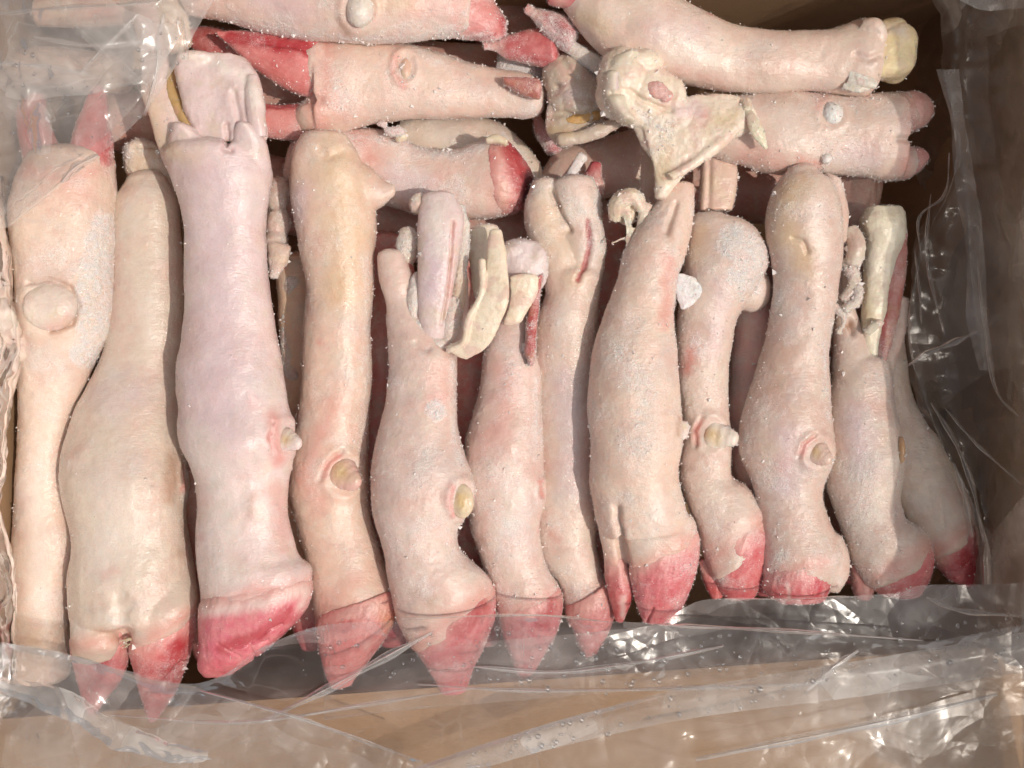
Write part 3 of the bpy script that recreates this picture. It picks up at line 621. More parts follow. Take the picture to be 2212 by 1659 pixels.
# --- 8
foot('large cow foot right of centre, narrow torn top, two red hooves side by side',
     [L(V([(400, 1440, 1500), (440, 1412, 1500), (500, 1368, 1492), (550, 1348, 1480), (600, 1335, 1464), (640, 1320, 1457), (680, 1305, 1453), (720, 1290, 1456), (760, 1280, 1460), (800, 1275, 1463), (850, 1270, 1468), (900, 1270, 1472), (940, 1274, 1474), (1000, 1272, 1466), (1040, 1271, 1466), (1080, 1278, 1476), (1120, 1283, 1490)]) + [(1300, 1160, 1500, 1140)], z=(62, 62, 62, 60, 32), d=.76, cap=(.3, .1)),
      L([(1330, 1130, 1500, 1120), (1338, 1175, 1506, 1140), (1348, 1225, 1506, 1160)], z=(42, 35), d=.66, cap=(.3, .22)),
      L([(1286, 1120, 1352, 1130), (1296, 1170, 1352, 1185), (1306, 1215, 1352, 1228)], z=(25, 15), d=.8, cap=(.3, .2))],
     [('hoof', 'hoof', [HF([(1358, 1236, 1508, 1155), (1366, 1268, 1510, 1200), (1373, 1300, 1495, 1262), (1380, 1325, 1475, 1310), (1388, 1344, 1452, 1342)], z=(35, 20), d=.6, cap=(.05, .15))], (0.62, 0.15, 0.17), dict(streak=75, frost=.35, ops=[('g', [(1395, 1345), (1410, 1315)], 4, 6), ('pink', [(1490, 1180)], 25, .4)])),
      ('hoof', 'hoof', [HF([(1305, 1215, 1360, 1232), (1310, 1260, 1368, 1270), (1318, 1300, 1362, 1305), (1328, 1342, 1346, 1342)], z=(12, 5), d=.8)], (0.55, 0.12, 0.12), dict(streak=90, ops=[('pale', [(1345, 1290), (1345, 1330)], 10, .5)])),
      ('tendon', 'sinew', [T([(1328, 480, 55), (1335, 440, 72), (1365, 425, 74), (1385, 450, 66)], [16, 20, 20, 14]), E(1352, 462, 50, 26, 30, 18), L([(1338, 432, 1360, 434), (1345, 490, 1368, 492), (1350, 560, 1366, 558)], z=(78, 70), dep=5), L([(1385, 440, 1408, 445), (1366, 500, 1393, 505)], z=70, dep=7), L([(1318, 520, 1322, 530), (1350, 506, 1354, 522), (1390, 512, 1392, 528)], z=66, dep=5)], (0.72, 0.60, 0.46), dict(frost=.45, rough=3, vox=2, smooth=1)),
      dew(1470, 925, 19, 75, 1.2, (0.80, 0.70, 0.64), -40)],
     [('g', [(1330, 1100), (1340, 1170), (1352, 1235)], 11, 14), ('pink', [(1445, 560), (1440, 640), (1435, 700)], 26, .55), ('brown', [(1452, 480), (1445, 530)], 14, .4), ('frost', [(1340, 760), (1400, 850), (1380, 960)], 70, .75), ('brown', [(1465, 900), (1462, 940)], 9, .6), ('pale', [(1420, 1100), (1400, 1180)], 40, .6), ('g', [(1460, 440), (1440, 500)], 8, 8), ('frost', [(1455, 640), (1458, 700)], 8, 1)],
     tone=(0.72, 0.56, 0.44), frost=0.34, ngr=2200)

# --- 9
foot('curved cow foot with frost dusted flat cut top and white tipped dewclaw pointing right',
     [L(V([(462, 1498, 1565), (480, 1490, 1612), (510, 1485, 1640), (545, 1478, 1654), (580, 1475, 1655), (620, 1470, 1632), (660, 1464, 1606), (700, 1461, 1586), (760, 1460, 1577), (820, 1461, 1574), (880, 1467, 1574), (940, 1470, 1580), (990, 1467, 1580), (1030, 1468, 1580)]) + [(1480, 1075, 1608, 1048), (1492, 1110, 1630, 1078), (1505, 1150, 1648, 1108), (1522, 1210, 1645, 1130), (1540, 1245, 1650, 1160)], z=(35, 20, 5, 0), d=.78, cap=(.15, .22)),
      E(1622, 625, 5, 42, 48, 34)],
     [('hoof', 'hoof', [HF([(1530, 1215, 1650, 1122), (1542, 1250, 1660, 1160), (1552, 1275, 1652, 1225), (1565, 1292, 1632, 1288)], z=(4, -10), d=.68, cap=(.05, .2))], (0.60, 0.13, 0.14), dict(streak=65, frost=.3, ops=[('pale', [(1530, 1215), (1555, 1250)], 26, .6), ('yellow', [(1640, 1135)], 20, .35)])),
      ('hoof', 'hoof', [HF([(1512, 1232, 1540, 1222), (1522, 1262, 1556, 1250), (1536, 1292, 1560, 1286)], z=-18, d=.9)], (0.60, 0.12, 0.11), dict(streak=75)),
      dew(1540, 938, 30, 12, 1.9, (0.80, 0.70, 0.62)),
      ('ice_flake', 'bone', [L([(1462, 590, 1500, 600), (1460, 630, 1515, 625), (1470, 665, 1500, 655)], z=(74, 74), dep=3, cap=(.1, .3))], (0.80, 0.76, 0.76), dict(vox=2, smooth=1, frost=.6, rough=2))],
     dewops(1535, 938, 32, 12) + [('frost', [(1590, 520), (1625, 560), (1600, 600)], 45, .95, .4), ('frost', [(1500, 730), (1510, 760)], 26, .8), ('pink', [(1495, 760), (1480, 800)], 26, .7), ('pink', [(1500, 730)], 36, .35), ('lav', [(1560, 620), (1540, 760)], 36, .35), ('yellow', [(1510, 500), (1500, 560)], 28, .35), ('g', [(1560, 620), (1600, 600), (1640, 600)], 6, 0), ('pink', [(1580, 1130), (1540, 1180)], 16, .25)],
     tone=(0.68, 0.55, 0.45), frost=0.3, ngr=1800)

# --- 10
foot('cow foot with tall smooth yellowish knuckle, left of the bare greenish shank bone',
     [L(V([(372, 1700, 1765), (395, 1680, 1795), (430, 1664, 1812), (470, 1656, 1818), (520, 1655, 1820), (560, 1664, 1818), (620, 1670, 1810), (660, 1667, 1801), (700, 1660, 1796), (750, 1648, 1791), (800, 1632, 1790), (850, 1613, 1792), (900, 1600, 1796), (940, 1595, 1798), (980, 1599, 1798), (1010, 1609, 1793), (1050, 1624, 1778), (1085, 1632, 1777), (1120, 1640, 1790), (1160, 1645, 1808), (1200, 1643, 1818), (1240, 1645, 1800), (1262, 1650, 1790)]), z=(70, 40, 15, 10), d=.76, cap=(.55, .1)),
      L([(1740, 1160, 1818, 1160), (1750, 1190, 1832, 1190), (1765, 1230, 1832, 1235), (1775, 1270, 1815, 1275)], z=(10, 5), d=.9),
      L([(1775, 375, 1818, 395), (1790, 440, 1830, 445), (1795, 520, 1828, 520)], z=40, d=.9)],
     [('hoof', 'hoof', [HF([(1650, 1245, 1788, 1212), (1646, 1262, 1790, 1240), (1655, 1282, 1790, 1268), (1680, 1298, 1780, 1295)], z=(22, 10), d=.75, cap=(.1, .1))], (0.56, 0.08, 0.10), dict(streak=80, frost=.35, ops=[('pale', [(1700, 1262), (1705, 1290)], 9, .6)])),
      dew(1765, 978, 26, 35, 1.3, (0.70, 0.50, 0.42)),
      ('tendon', 'sinew', [T([(1835, 500, 30), (1850, 530, 45), (1840, 570, 40)], [18, 16, 14]), T([(1830, 560, 30), (1845, 610, 42), (1825, 650, 36)], [13, 11, 12], .7), T([(1852, 620, 45), (1850, 650, 50), (1825, 668, 46)], 8), T([(1800, 660, 40), (1822, 690, 45), (1810, 720, 35)], [8, 6, 6])], (0.66, 0.56, 0.46), dict(frost=.5, rough=3, vox=2, smooth=1))],
     dewops(1762, 976, 28, 35) + [('yellow', [(1720, 400), (1690, 470), (1740, 560)], 55, .5), ('g', [(1712, 515), (1735, 520), (1745, 545)], 6, 7), ('pale', [(1760, 450), (1775, 560)], 30, .45), ('brown', [(1700, 760), (1660, 840)], 50, .25), ('lav', [(1700, 950), (1700, 1050)], 50, .5), ('pink', [(1690, 1010)], 28, .4), ('frost', [(1780, 740), (1785, 850)], 14, .8), ('frost', [(1690, 1200), (1660, 1230)], 40, .8), ('pale', [(1800, 1200), (1810, 1260)], 24, .5)],
     tone=(0.64, 0.49, 0.40), frost=0.36, ngr=2200)

# --- 11
foot('cow foot with bare greenish white shank bone and long red meat strip beside it',
     [L(V([(790, 1806, 1922), (830, 1796, 1926), (880, 1790, 1932), (940, 1786, 1944), (990, 1786, 1950), (1040, 1787, 1946), (1080, 1795, 1941), (1120, 1808, 1955)]) + [(1822, 1160, 1988, 1140), (1836, 1205, 2006, 1165), (1868, 1265, 2000, 1200)], z=(0, 0, 0, -10), d=.8, cap=(.5, .22)),
      L(V([(560, 1802, 1830), (620, 1799, 1838), (680, 1797, 1850), (740, 1800, 1872), (800, 1800, 1890), (850, 1800, 1880)]), z=(0, 0), d=.95),
      L([(1925, 640, 1962, 650), (1922, 690, 1958, 700), (1905, 740, 1945, 750), (1880, 790, 1930, 800), (1870, 850, 1925, 850)], z=(-8, 0), d=.9, cap=(.3, .3))],
     [('bone', 'bone', [L([(1870, 450, 1948, 448), (1858, 480, 1955, 470), (1868, 520, 1950, 520), (1864, 600, 1925, 600), (1856, 680, 1915, 680), (1860, 740, 1900, 740), (1880, 790, 1900, 790)], z=(15, 20, 10), d=.8, cap=(.15, .3), pw=2.6)], (0.80, 0.72, 0.56), dict(frost=.15, rough=1.4, ops=[('pale', [(1890, 500), (1880, 640)], 20, .3), ('yellow', [(1870, 600), (1870, 690)], 22, .35)])),
      ('meat', 'sinew', [L([(1918, 505, 1960, 500), (1910, 560, 1957, 560), (1905, 630, 1945, 630), (1898, 700, 1932, 700), (1895, 750, 1922, 745), (1896, 785, 1906, 785)], z=(15, 12), dep=18, pw=2.6)], (0.52, 0.20, 0.17), dict(frost=.3, rough=1.4, streak=85, ops=[('red', [(1912, 640), (1905, 750)], 8, .6)])),
      ('tendon', 'sinew', [T([(1870, 720, 40), (1895, 700, 52), (1905, 705, 50)], [12, 12, 8], .7)], (0.66, 0.60, 0.48), dict(frost=.3, rough=2)),
      ('hoof', 'hoof', [HF([(1872, 1262, 2008, 1178), (1888, 1276, 2013, 1210), (1905, 1288, 2008, 1248), (1935, 1292, 1990, 1284)], z=(-8, -18), d=.68, cap=(.05, .2))], (0.58, 0.14, 0.15), dict(streak=65, frost=.3, ops=[('yellow', [(1880, 1262)], 16, .5), ('pale', [(1990, 1200)], 12, .4)])),
      ('hoof', 'hoof', [HF([(1838, 1238, 1870, 1250), (1840, 1265, 1885, 1268), (1848, 1290, 1882, 1290)], z=-25, d=.9)], (0.42, 0.06, 0.07), {}),
      ('dewclaw', 'bone', lambda s: [E(1945, 972, (s(1938, 972) or 40) - 12, 10, 30, 16)], (0.62, 0.38, 0.20), dict(vox=1.8, frost=.1))],
     [('g', [(1835, 695), (1842, 715)], 11, 16), ('brown', [(1838, 700)], 15, .8), ('pale', [(1850, 1200), (1868, 1250)], 20, .5), ('lav', [(1850, 900), (1860, 1010)], 50, .5), ('frost', [(1870, 1000), (1860, 1120)], 50, .7), ('pink', [(1890, 880)], 40, .3), ('g', [(1812, 600), (1820, 660)], 8, 8), ('pink', [(1950, 1190), (1990, 1175)], 14, .3)],
     tone=(0.62, 0.52, 0.43), frost=0.34, ngr=2200)

# --- 12
foot('rightmost cow foot, greenish white, slanting down to the right half behind its neighbour',
     [L([(1850, 700, 1950, 700), (1880, 780, 1955, 775), (1890, 860, 1968, 850), (1895, 920, 1995, 905), (1900, 980, 2022, 945), (1910, 1040, 2045, 985), (1925, 1090, 2068, 1030), (1950, 1130, 2095, 1080), (1978, 1175, 2103, 1125), (2000, 1205, 2105, 1150)], z=(-70, -60, -55), d=.8, cap=(.3, .22))],
     [('hoof', 'hoof', [HF([(2004, 1205, 2106, 1135), (2025, 1228, 2112, 1175), (2045, 1250, 2112, 1215), (2072, 1266, 2108, 1260)], z=(-55, -65), d=.75)], (0.58, 0.14, 0.15), dict(streak=60, frost=.2, ops=[('yellow', [(2025, 1205), (2045, 1180)], 22, .45), ('red', [(2085, 1200), (2100, 1250)], 24, .7)]))],
     [('frost', [(1990, 900), (2020, 950)], 20, .7)], tone=(0.70, 0.61, 0.49), frost=0.3, ngr=900)

# --- crosswise feet
foot('cow foot along the top edge, round white dewclaw, rose pink hoof to the right',
     [L(X([(410, -120, 30), (480, -130, 46), (560, -135, 68), (650, -130, 85), (720, -130, 92), (800, -125, 95), (880, -110, 92), (940, -85, 86), (985, -60, 82), (1010, -50, 82)]), z=(60, 60, 50), d=.75, cap=(.3, .22))],
     [('hoof', 'hoof', [HF(X([(985, -60, 84), (1030, -40, 88), (1065, 0, 90), (1092, 40, 80)]), z=(48, 35), d=.7, cap=(.05, .2))], (0.68, 0.28, 0.26), dict(streak=10, frost=.6, ops=[('red', [(1090, 35), (1092, 75)], 14, .8), ('red', [(1010, 88), (1070, 76)], 6, .7)])),
      ('dewclaw', 'bone', lambda s: [E(776, 22, s(776, 22) - 4, 30, 36, 24)], (0.78, 0.72, 0.66), dict(frost=.1, vox=2))],
     [('ring', 776, 20, 40, 46, .25, 5), ('brown', [(745, 5), (738, 40), (750, 75)], 16, .45), ('yellow', [(820, 10), (880, 5)], 30, .3), ('pink', [(900, 10), (960, 20)], 40, .35), ('frost', [(500, 50), (700, 85), (900, 85), (980, 78)], 20, .9), ('lav', [(560, 0), (640, 20)], 60, .4)],
     tone=(0.71, 0.55, 0.46), frost=0.42, group=BACK, ngr=2200)

foot('crosswise cow foot with two bright red pointed hooves to the left, orange ringed dewclaw',
     [L(X([(690, 90, 298), (740, 86, 282), (800, 90, 268), (850, 95, 262), (900, 103, 258), (950, 116, 256), (1000, 133, 254), (1050, 146, 252), (1100, 154, 254), (1140, 160, 256), (1165, 172, 248)]), z=(-5, -10, -20, -20), d=.7, cap=(.05, .25)), E(690, 150, 5, 50, 62, 58), E(690, 250, -12, 55, 50, 55)],
     [('hoof', 'hoof', [HF([(468, 66, 474, 82), (510, 66, 500, 104), (560, 68, 548, 148), (610, 72, 600, 182), (660, 78, 650, 206), (705, 90, 700, 212)], z=(35, 10), d=.6, cap=(.5, .2), rev=True)], (0.66, 0.20, 0.19), dict(streak=-25, frost=.3, ops=[('red', [(500, 80), (580, 92), (650, 100), (700, 130)], 22, .85), ('g', [(560, 90), (640, 100), (700, 125)], 8, 7), ('pink', [(600, 160), (690, 180)], 30, .3), ('yellow', [(690, 195)], 24, .3)])),
      ('hoof', 'hoof', [HF([(560, 222, 562, 298), (610, 226, 610, 304), (660, 222, 660, 303), (690, 222, 690, 298)], z=(-15, -10), d=.8, cap=(.8, .1), rev=True)], (0.72, 0.28, 0.25), dict(streak=0, frost=.25, ops=[('red', [(575, 232), (640, 226), (700, 222)], 10, .7), ('pale', [(640, 275), (700, 275)], 22, .3)])),
      ('dewclaw', 'bone', lambda s: [E(876, 150, s(876, 150) - 6, 14, 26, 12)], (0.70, 0.46, 0.34), dict(frost=.2, vox=1.8)),
      ('dewclaw', 'bone', lambda s: [E(868, 296, -5, 18, 12, 14, -30)], (0.74, 0.62, 0.46), dict(frost=.2, vox=2)),
      ('meat', 'sinew', [L([(1085, 168, 1092, 186), (1120, 166, 1125, 206), (1160, 172, 1162, 216)], z=(35, 40), dep=16)], (0.45, 0.13, 0.11), dict(frost=.3, streak=-10))],
     [('ring', 874, 146, 28, 36, .25, 5), ('pink', [(855, 125), (850, 160), (870, 185)], 14, .65), ('brown', [(860, 130), (856, 155)], 8, .4), ('frost', [(720, 150), (740, 220)], 30, .7), ('frost', [(900, 110), (960, 140)], 24, .7), ('pink', [(740, 250), (700, 180)], 40, .3), ('g', [(640, 216), (690, 216)], 14, 9)],
     tone=(0.72, 0.55, 0.44), frost=0.36, group=BACK, ngr=2200)

foot('arched cow foot behind the front row with blackened dark red hoof tip at right',
     [L([(640, 300, 620, 400), (700, 282, 690, 410), (760, 280, 740, 420), (810, 282, 800, 432), (860, 290, 850, 448), (895, 312, 890, 460), (940, 322, 930, 468), (990, 320, 985, 476), (1040, 304, 1040, 474), (1080, 300, 1088, 464)], z=(-55, -60, -50), d=.66, cap=(.3, .22))],
     [('hoof', 'hoof', [HF([(1078, 298, 1080, 466), (1105, 312, 1108, 464), (1128, 340, 1128, 456), (1148, 372, 1142, 445), (1160, 398, 1156, 428)], z=(-50, -55), d=.65, cap=(.05, .3))], (0.50, 0.08, 0.08), dict(streak=-20, frost=.25, ops=[('red', [(1100, 320), (1130, 400)], 24, .6), ('dark', [(1145, 380), (1140, 430)], 20, .9), ('frost', [(1148, 405)], 10, 1), ('yellow', [(1085, 440), (1085, 400)], 16, .5)])),
      ('dewclaw', 'bone', [L([(1050, 298, 1052, 312), (1072, 290, 1074, 310), (1095, 300, 1092, 316)], z=20, dep=10)], (0.72, 0.60, 0.42), {}),
      ('skin_flap', 'sinew', [E(850, 285, 5, 24, 12, 10), E(825, 268, 8, 14, 8, 8)], (0.72, 0.40, 0.34), dict(frost=.8, rough=3))],
     [('frost', [(700, 300), (850, 300), (900, 330), (1000, 330), (1060, 310)], 24, .9), ('pink', [(770, 290), (800, 340)], 40, .5), ('lav', [(860, 390), (900, 400)], 60, .5), ('pink', [(960, 400)], 40, .2)],  # lav patch paints in the purplish shadow falling across this foot
     tone=(0.70, 0.53, 0.44), frost=0.42, group=BACK, ngr=1800)

foot('curved cream coloured shank lying behind the arched foot, frosty along its right edge',
     [L([(868, 262, 860, 330), (910, 252, 905, 350), (960, 249, 955, 365), (1010, 248, 1000, 370), (1060, 258, 1040, 370), (1105, 285, 1070, 390), (1140, 318, 1100, 420), (1168, 360, 1120, 440), (1170, 410, 1130, 460)], z=(-130, -135, -120), d=.6)],
     [('hoof', 'hoof', [HF([(1150, 250, 1172, 258), (1155, 290, 1195, 295), (1180, 330, 1215, 325)], z=-120, d=.9)], DEEP, dict(frost=.6))], [('frost', [(1080, 290), (1130, 350), (1150, 400)], 30, .9), ('pale', [(930, 290), (1020, 300)], 40, .5)],
     tone=(0.72, 0.62, 0.48), frost=0.3, group=BACK, ngr=900)

foot('long cow foot reaching to the top right, yellow bone stub out of its end',
     [L([(1205, -60, 1215, 20), (1240, -70, 1245, 60), (1290, -70, 1285, 105), (1340, -55, 1335, 135), (1400, -40, 1395, 160), (1440, -15, 1440, 175), (1480, 8, 1480, 185), (1520, 28, 1520, 192), (1560, 46, 1560, 197), (1600, 58, 1600, 201), (1650, 64, 1650, 203), (1700, 66, 1700, 201), (1760, 66, 1760, 198), (1800, 60, 1800, 201), (1840, 46, 1840, 206), (1872, 38, 1868, 209), (1890, 48, 1885, 195)], z=(80, 75, 60, 50), d=.72, cap=(.1, .15)),
      T([(1860, 55, 90), (1888, 55, 100), (1900, 75, 95), (1890, 105, 88)], [16, 17, 15, 13])],
     [('hoof', 'hoof', [HF([(1205, -70, 1208, 14), (1250, -70, 1250, 20), (1295, -75, 1290, 8)], z=95, d=.8)], REDH, dict(frost=.2)),
      ('hoof', 'hoof', [HF([(1160, 18, 1148, 42), (1190, 24, 1172, 72), (1225, 38, 1205, 98), (1245, 60, 1222, 112)], z=(55, 50), d=.8)], (0.40, 0.07, 0.08), dict(frost=.5, streak=-40, ops=[('brown', [(1152, 30)], 16, .6), ('dark', [(1200, 50), (1215, 70)], 14, .4)])),
      ('toe', 'hide', [L([(1215, 70, 1200, 105), (1245, 90, 1230, 125), (1280, 110, 1262, 148), (1320, 130, 1300, 175)], z=(45, 45), d=.85)], (0.70, 0.62, 0.52), dict(frost=.8, rough=2, ops=[('dark', [(1212, 75)], 18, .5)])),
      ('hoof', 'hoof', [HF([(1066, 90, 1068, 112), (1100, 78, 1095, 128), (1140, 66, 1140, 138), (1185, 60, 1195, 150)], z=(15, 20), d=.7)], (0.52, 0.12, 0.12), dict(frost=.45, streak=-10)),
      ('bone', 'bone', [L([(1865, 95, 1860, 170), (1900, 75, 1898, 172), (1935, 58, 1930, 175), (1962, 66, 1958, 162), (1974, 80, 1970, 140)], z=(60, 55), d=.62, cap=(.1, .1), pw=4), E(1925, 62, 62, 30, 18, 22), E(1950, 80, 50, 22, 22, 22), E(1925, 165, 45, 28, 16, 20)], (0.80, 0.66, 0.40), dict(frost=.15, rough=3, ops=[('pale', [(1900, 60), (1945, 68)], 18, .7)])),
      ('tendon', 'sinew', [T([(1830, 170, 95), (1865, 178, 100), (1890, 184, 98)], [10, 8, 6], .6), T([(1820, 185, 90), (1850, 192, 95), (1875, 188, 95)], [8, 7, 5], .6), T([(1835, 155, 98), (1860, 168, 100), (1886, 176, 98)], [7, 6, 4], .6)], (0.72, 0.66, 0.58), dict(frost=.4, rough=1.5, vox=1.8, smooth=1, streak=-15))],
     [('pink', [(1540, 25), (1570, 38)], 16, .7), ('brown', [(1640, 140), (1660, 150)], 34, .35), ('yellow', [(1260, 40), (1300, 60)], 40, .4), ('lav', [(1430, 60), (1500, 70)], 60, .3), ('pink', [(1460, 150), (1560, 180)], 30, .3), ('pale', [(1420, 100), (1560, 150)], 40, .3), ('g', [(1850, 120), (1875, 128), (1900, 118)], 10, 8)],
     tone=(0.72, 0.59, 0.48), frost=0.20, group=BACK, ngr=1500)

foot('crosswise cow foot at the right with two blunt pale toes split apart',
     [L([(1520, 205, 1525, 330), (1560, 212, 1565, 345), (1600, 206, 1600, 356), (1650, 200, 1650, 370), (1700, 198, 1705, 376), (1760, 204, 1760, 374), (1820, 210, 1820, 378), (1870, 206, 1870, 385), (1905, 203, 1900, 392), (1945, 203, 1942, 390)], z=(30, 35, 20), d=.7, cap=(.3, .1)),
      L([(1890, 203, 1895, 290), (1930, 200, 1935, 298), (1965, 200, 1968, 290), (1990, 212, 1992, 272)], z=(20, 15), d=.8, cap=(.1, .45)),
      L([(1885, 300, 1885, 394), (1925, 308, 1925, 394), (1960, 314, 1958, 388), (1984, 322, 1980, 370)], z=(15, 10), d=.85, cap=(.1, .45))],
     [('hoof', 'hoof', [HF([(1970, 198, 1974, 282), (1996, 208, 1998, 270), (2010, 222, 2011, 252)], z=(15, 12), d=.8, cap=(.1, .2))], (0.60, 0.38, 0.32), dict(frost=.2)),
      ('hoof', 'hoof', [HF([(1962, 320, 1955, 384), (1988, 322, 1980, 372), (2003, 332, 1998, 355)], z=(10, 5), d=.8, cap=(.1, .2))], (0.60, 0.32, 0.29), dict(frost=.2)),
      ('dewclaw', 'bone', lambda s: [E(1797, 248, s(1797, 248) - 5, 22, 24, 18)], (0.78, 0.76, 0.72), dict(frost=.3, vox=2)),
      ('dewclaw', 'bone', lambda s: [E(1785, 343, s(1785, 343) - 4, 14, 13, 12)], (0.76, 0.72, 0.68), dict(frost=.4, vox=2))],
     [('ring', 1797, 248, 30, 32, .3, 3), ('pink', [(1770, 230), (1775, 215)], 18, .4), ('pink', [(1730, 345), (1760, 355)], 22, .45), ('pink', [(1610, 340), (1680, 355)], 40, .4), ('pale', [(1690, 260), (1720, 300)], 44, .4), ('brown', [(1650, 210), (1720, 215)], 24, .3), ('g', [(1940, 300), (1975, 300)], 10, 8), ('lav', [(1840, 330), (1870, 340)], 50, .35)],
     tone=(0.69, 0.55, 0.45), frost=0.34, group=BACK, ngr=2200)

# --- the ragged joint and its shank
foot('torn cream knuckle joint on top with smooth round cartilage, dangling fat and sinew strips',
     [E(1345, 165, 120, 54, 60, 46), E(1335, 205, 115, 44, 50, 42), E(1385, 135, 118, 50, 32, 38), E(1400, 195, 112, 62, 60, 40), E(1455, 205, 110, 24, 42, 30), E(1440, 255, 95, 62, 52, 36), E(1370, 235, 105, 40, 36, 34),
      L([(1395, 245, 1600, 212), (1392, 280, 1600, 275), (1400, 320, 1540, 332), (1412, 372, 1482, 378), (1414, 425, 1442, 425)], z=(100, 112, 112, 100, 88), dep=9, cap=(.2, .3)),
      L([(1370, 270, 1480, 250), (1385, 310, 1490, 300), (1408, 350, 1492, 350), (1412, 390, 1470, 385), (1412, 425, 1440, 425)], z=(95, 100, 85), dep=16, cap=(.2, .5)),
      L([(1480, 262, 1500, 320), (1530, 240, 1545, 310), (1580, 225, 1600, 290), (1610, 225, 1628, 262)], z=(90, 95), dep=20),
      L([(1440, 372, 1455, 392), (1490, 345, 1500, 365), (1540, 300, 1552, 322), (1580, 265, 1592, 285)], z=(118, 112), dep=9)],
     [('cartilage', 'bone', [L([(1300, 165, 1352, 165), (1298, 190, 1350, 200), (1306, 225, 1356, 235), (1330, 255, 1372, 262)], z=(140, 138), dep=30, pw=2.0), L([(1310, 150, 1376, 150), (1320, 128, 1372, 135), (1345, 116, 1382, 120)], z=(140, 136), dep=28)], (0.70, 0.62, 0.50), dict(frost=.08, rough=.6, ops=[('lav', [(1340, 160), (1338, 185)], 14, .8), ('g', [(1345, 150), (1342, 190)], 14, 7), ('g', [(1318, 200), (1370, 196)], 7, 10)])),
      ('tendon', 'sinew', [T([(1612, 232, 110), (1622, 255, 122), (1636, 285, 120), (1655, 322, 110)], [8, 12, 15, 5], .5), T([(1608, 220, 105), (1614, 240, 112)], 13)], (0.70, 0.66, 0.50), dict(frost=.1, vox=2)),
      ('bone', 'bone', [L([(1515, 290, 1595, 290), (1514, 340, 1592, 340), (1512, 400, 1590, 400), (1510, 455, 1580, 455)], z=(-5, 5), d=.5, cap=(0, 0), pw=3.4)], (0.72, 0.52, 0.42), dict(frost=.1, ops=[('g', [(1532, 330), (1530, 450)], 8, 5)])),
      ('bone', 'bone', [L([(1382, 300, 1440, 300), (1384, 350, 1436, 350), (1384, 400, 1432, 400), (1388, 450, 1420, 450)], z=(0, 10), d=.6, cap=(0, 0), pw=2.6)], (0.68, 0.48, 0.38), dict(frost=.25)),
      ('meat', 'sinew', [E(1420, 195, 148, 26, 18, 9, 30), E(1438, 208, 146, 16, 14, 9)], (0.66, 0.34, 0.30), dict(frost=.3, vox=2))],
     [('g', [(1360, 195), (1385, 215), (1420, 232), (1450, 240)], 6, 9), ('yellow', [(1440, 300), (1430, 380)], 34, .4), ('yellow', [(1560, 260), (1590, 250)], 26, .45), ('brown', [(1455, 270), (1470, 262)], 14, .7), ('lav', [(1480, 240), (1500, 235)], 36, .5), ('pink', [(1520, 250)], 26, .5), ('g', [(1480, 130), (1470, 160)], 8, 6), ('frost', [(1380, 250), (1440, 280), (1420, 320)], 36, .8)],
     tone=(0.82, 0.69, 0.56), frost=0.25, group=None, kind='sinew', main='joint', rough=1.6, smooth=6, vox=2.8, name='cow_shank_joint', cat='joint', ngr=1800)

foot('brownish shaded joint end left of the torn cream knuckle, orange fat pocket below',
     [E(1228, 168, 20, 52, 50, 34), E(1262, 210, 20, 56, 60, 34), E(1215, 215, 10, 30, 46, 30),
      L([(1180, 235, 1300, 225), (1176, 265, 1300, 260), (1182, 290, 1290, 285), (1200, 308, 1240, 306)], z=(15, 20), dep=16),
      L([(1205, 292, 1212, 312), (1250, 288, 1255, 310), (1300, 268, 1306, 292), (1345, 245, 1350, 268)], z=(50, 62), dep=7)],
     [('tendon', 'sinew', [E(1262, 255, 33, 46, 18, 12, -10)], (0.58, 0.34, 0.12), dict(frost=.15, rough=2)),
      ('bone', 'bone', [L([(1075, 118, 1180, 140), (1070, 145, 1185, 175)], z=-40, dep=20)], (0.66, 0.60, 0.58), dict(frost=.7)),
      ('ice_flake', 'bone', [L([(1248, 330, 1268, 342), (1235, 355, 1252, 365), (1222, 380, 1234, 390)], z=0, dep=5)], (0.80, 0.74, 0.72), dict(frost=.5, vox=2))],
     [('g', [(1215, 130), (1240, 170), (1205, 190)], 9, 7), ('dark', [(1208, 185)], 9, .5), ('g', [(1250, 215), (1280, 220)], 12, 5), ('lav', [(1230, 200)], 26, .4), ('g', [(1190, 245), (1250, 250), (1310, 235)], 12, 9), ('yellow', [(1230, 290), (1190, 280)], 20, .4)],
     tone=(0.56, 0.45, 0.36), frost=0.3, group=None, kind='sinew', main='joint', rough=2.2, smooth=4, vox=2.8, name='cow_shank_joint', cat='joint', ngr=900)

foot('half hidden cow foot below the torn joint, small dark red hoof tip pointing up',
     [L([(1150, 400, 1180, 470), (1200, 330, 1240, 440), (1260, 310, 1290, 430), (1320, 290, 1340, 420), (1400, 270, 1420, 400)], z=(-140, -120), d=.7)],
     [('hoof', 'hoof', [HF([(1250, 400, 1305, 400), (1258, 380, 1300, 385), (1275, 352, 1298, 356)], z=-30, d=.8)], DEEP, dict(frost=.4))],
     [('pink', [(1290, 340)], 20, .3)], tone=(0.66, 0.48, 0.38), frost=.3, group=BACK, ngr=600)

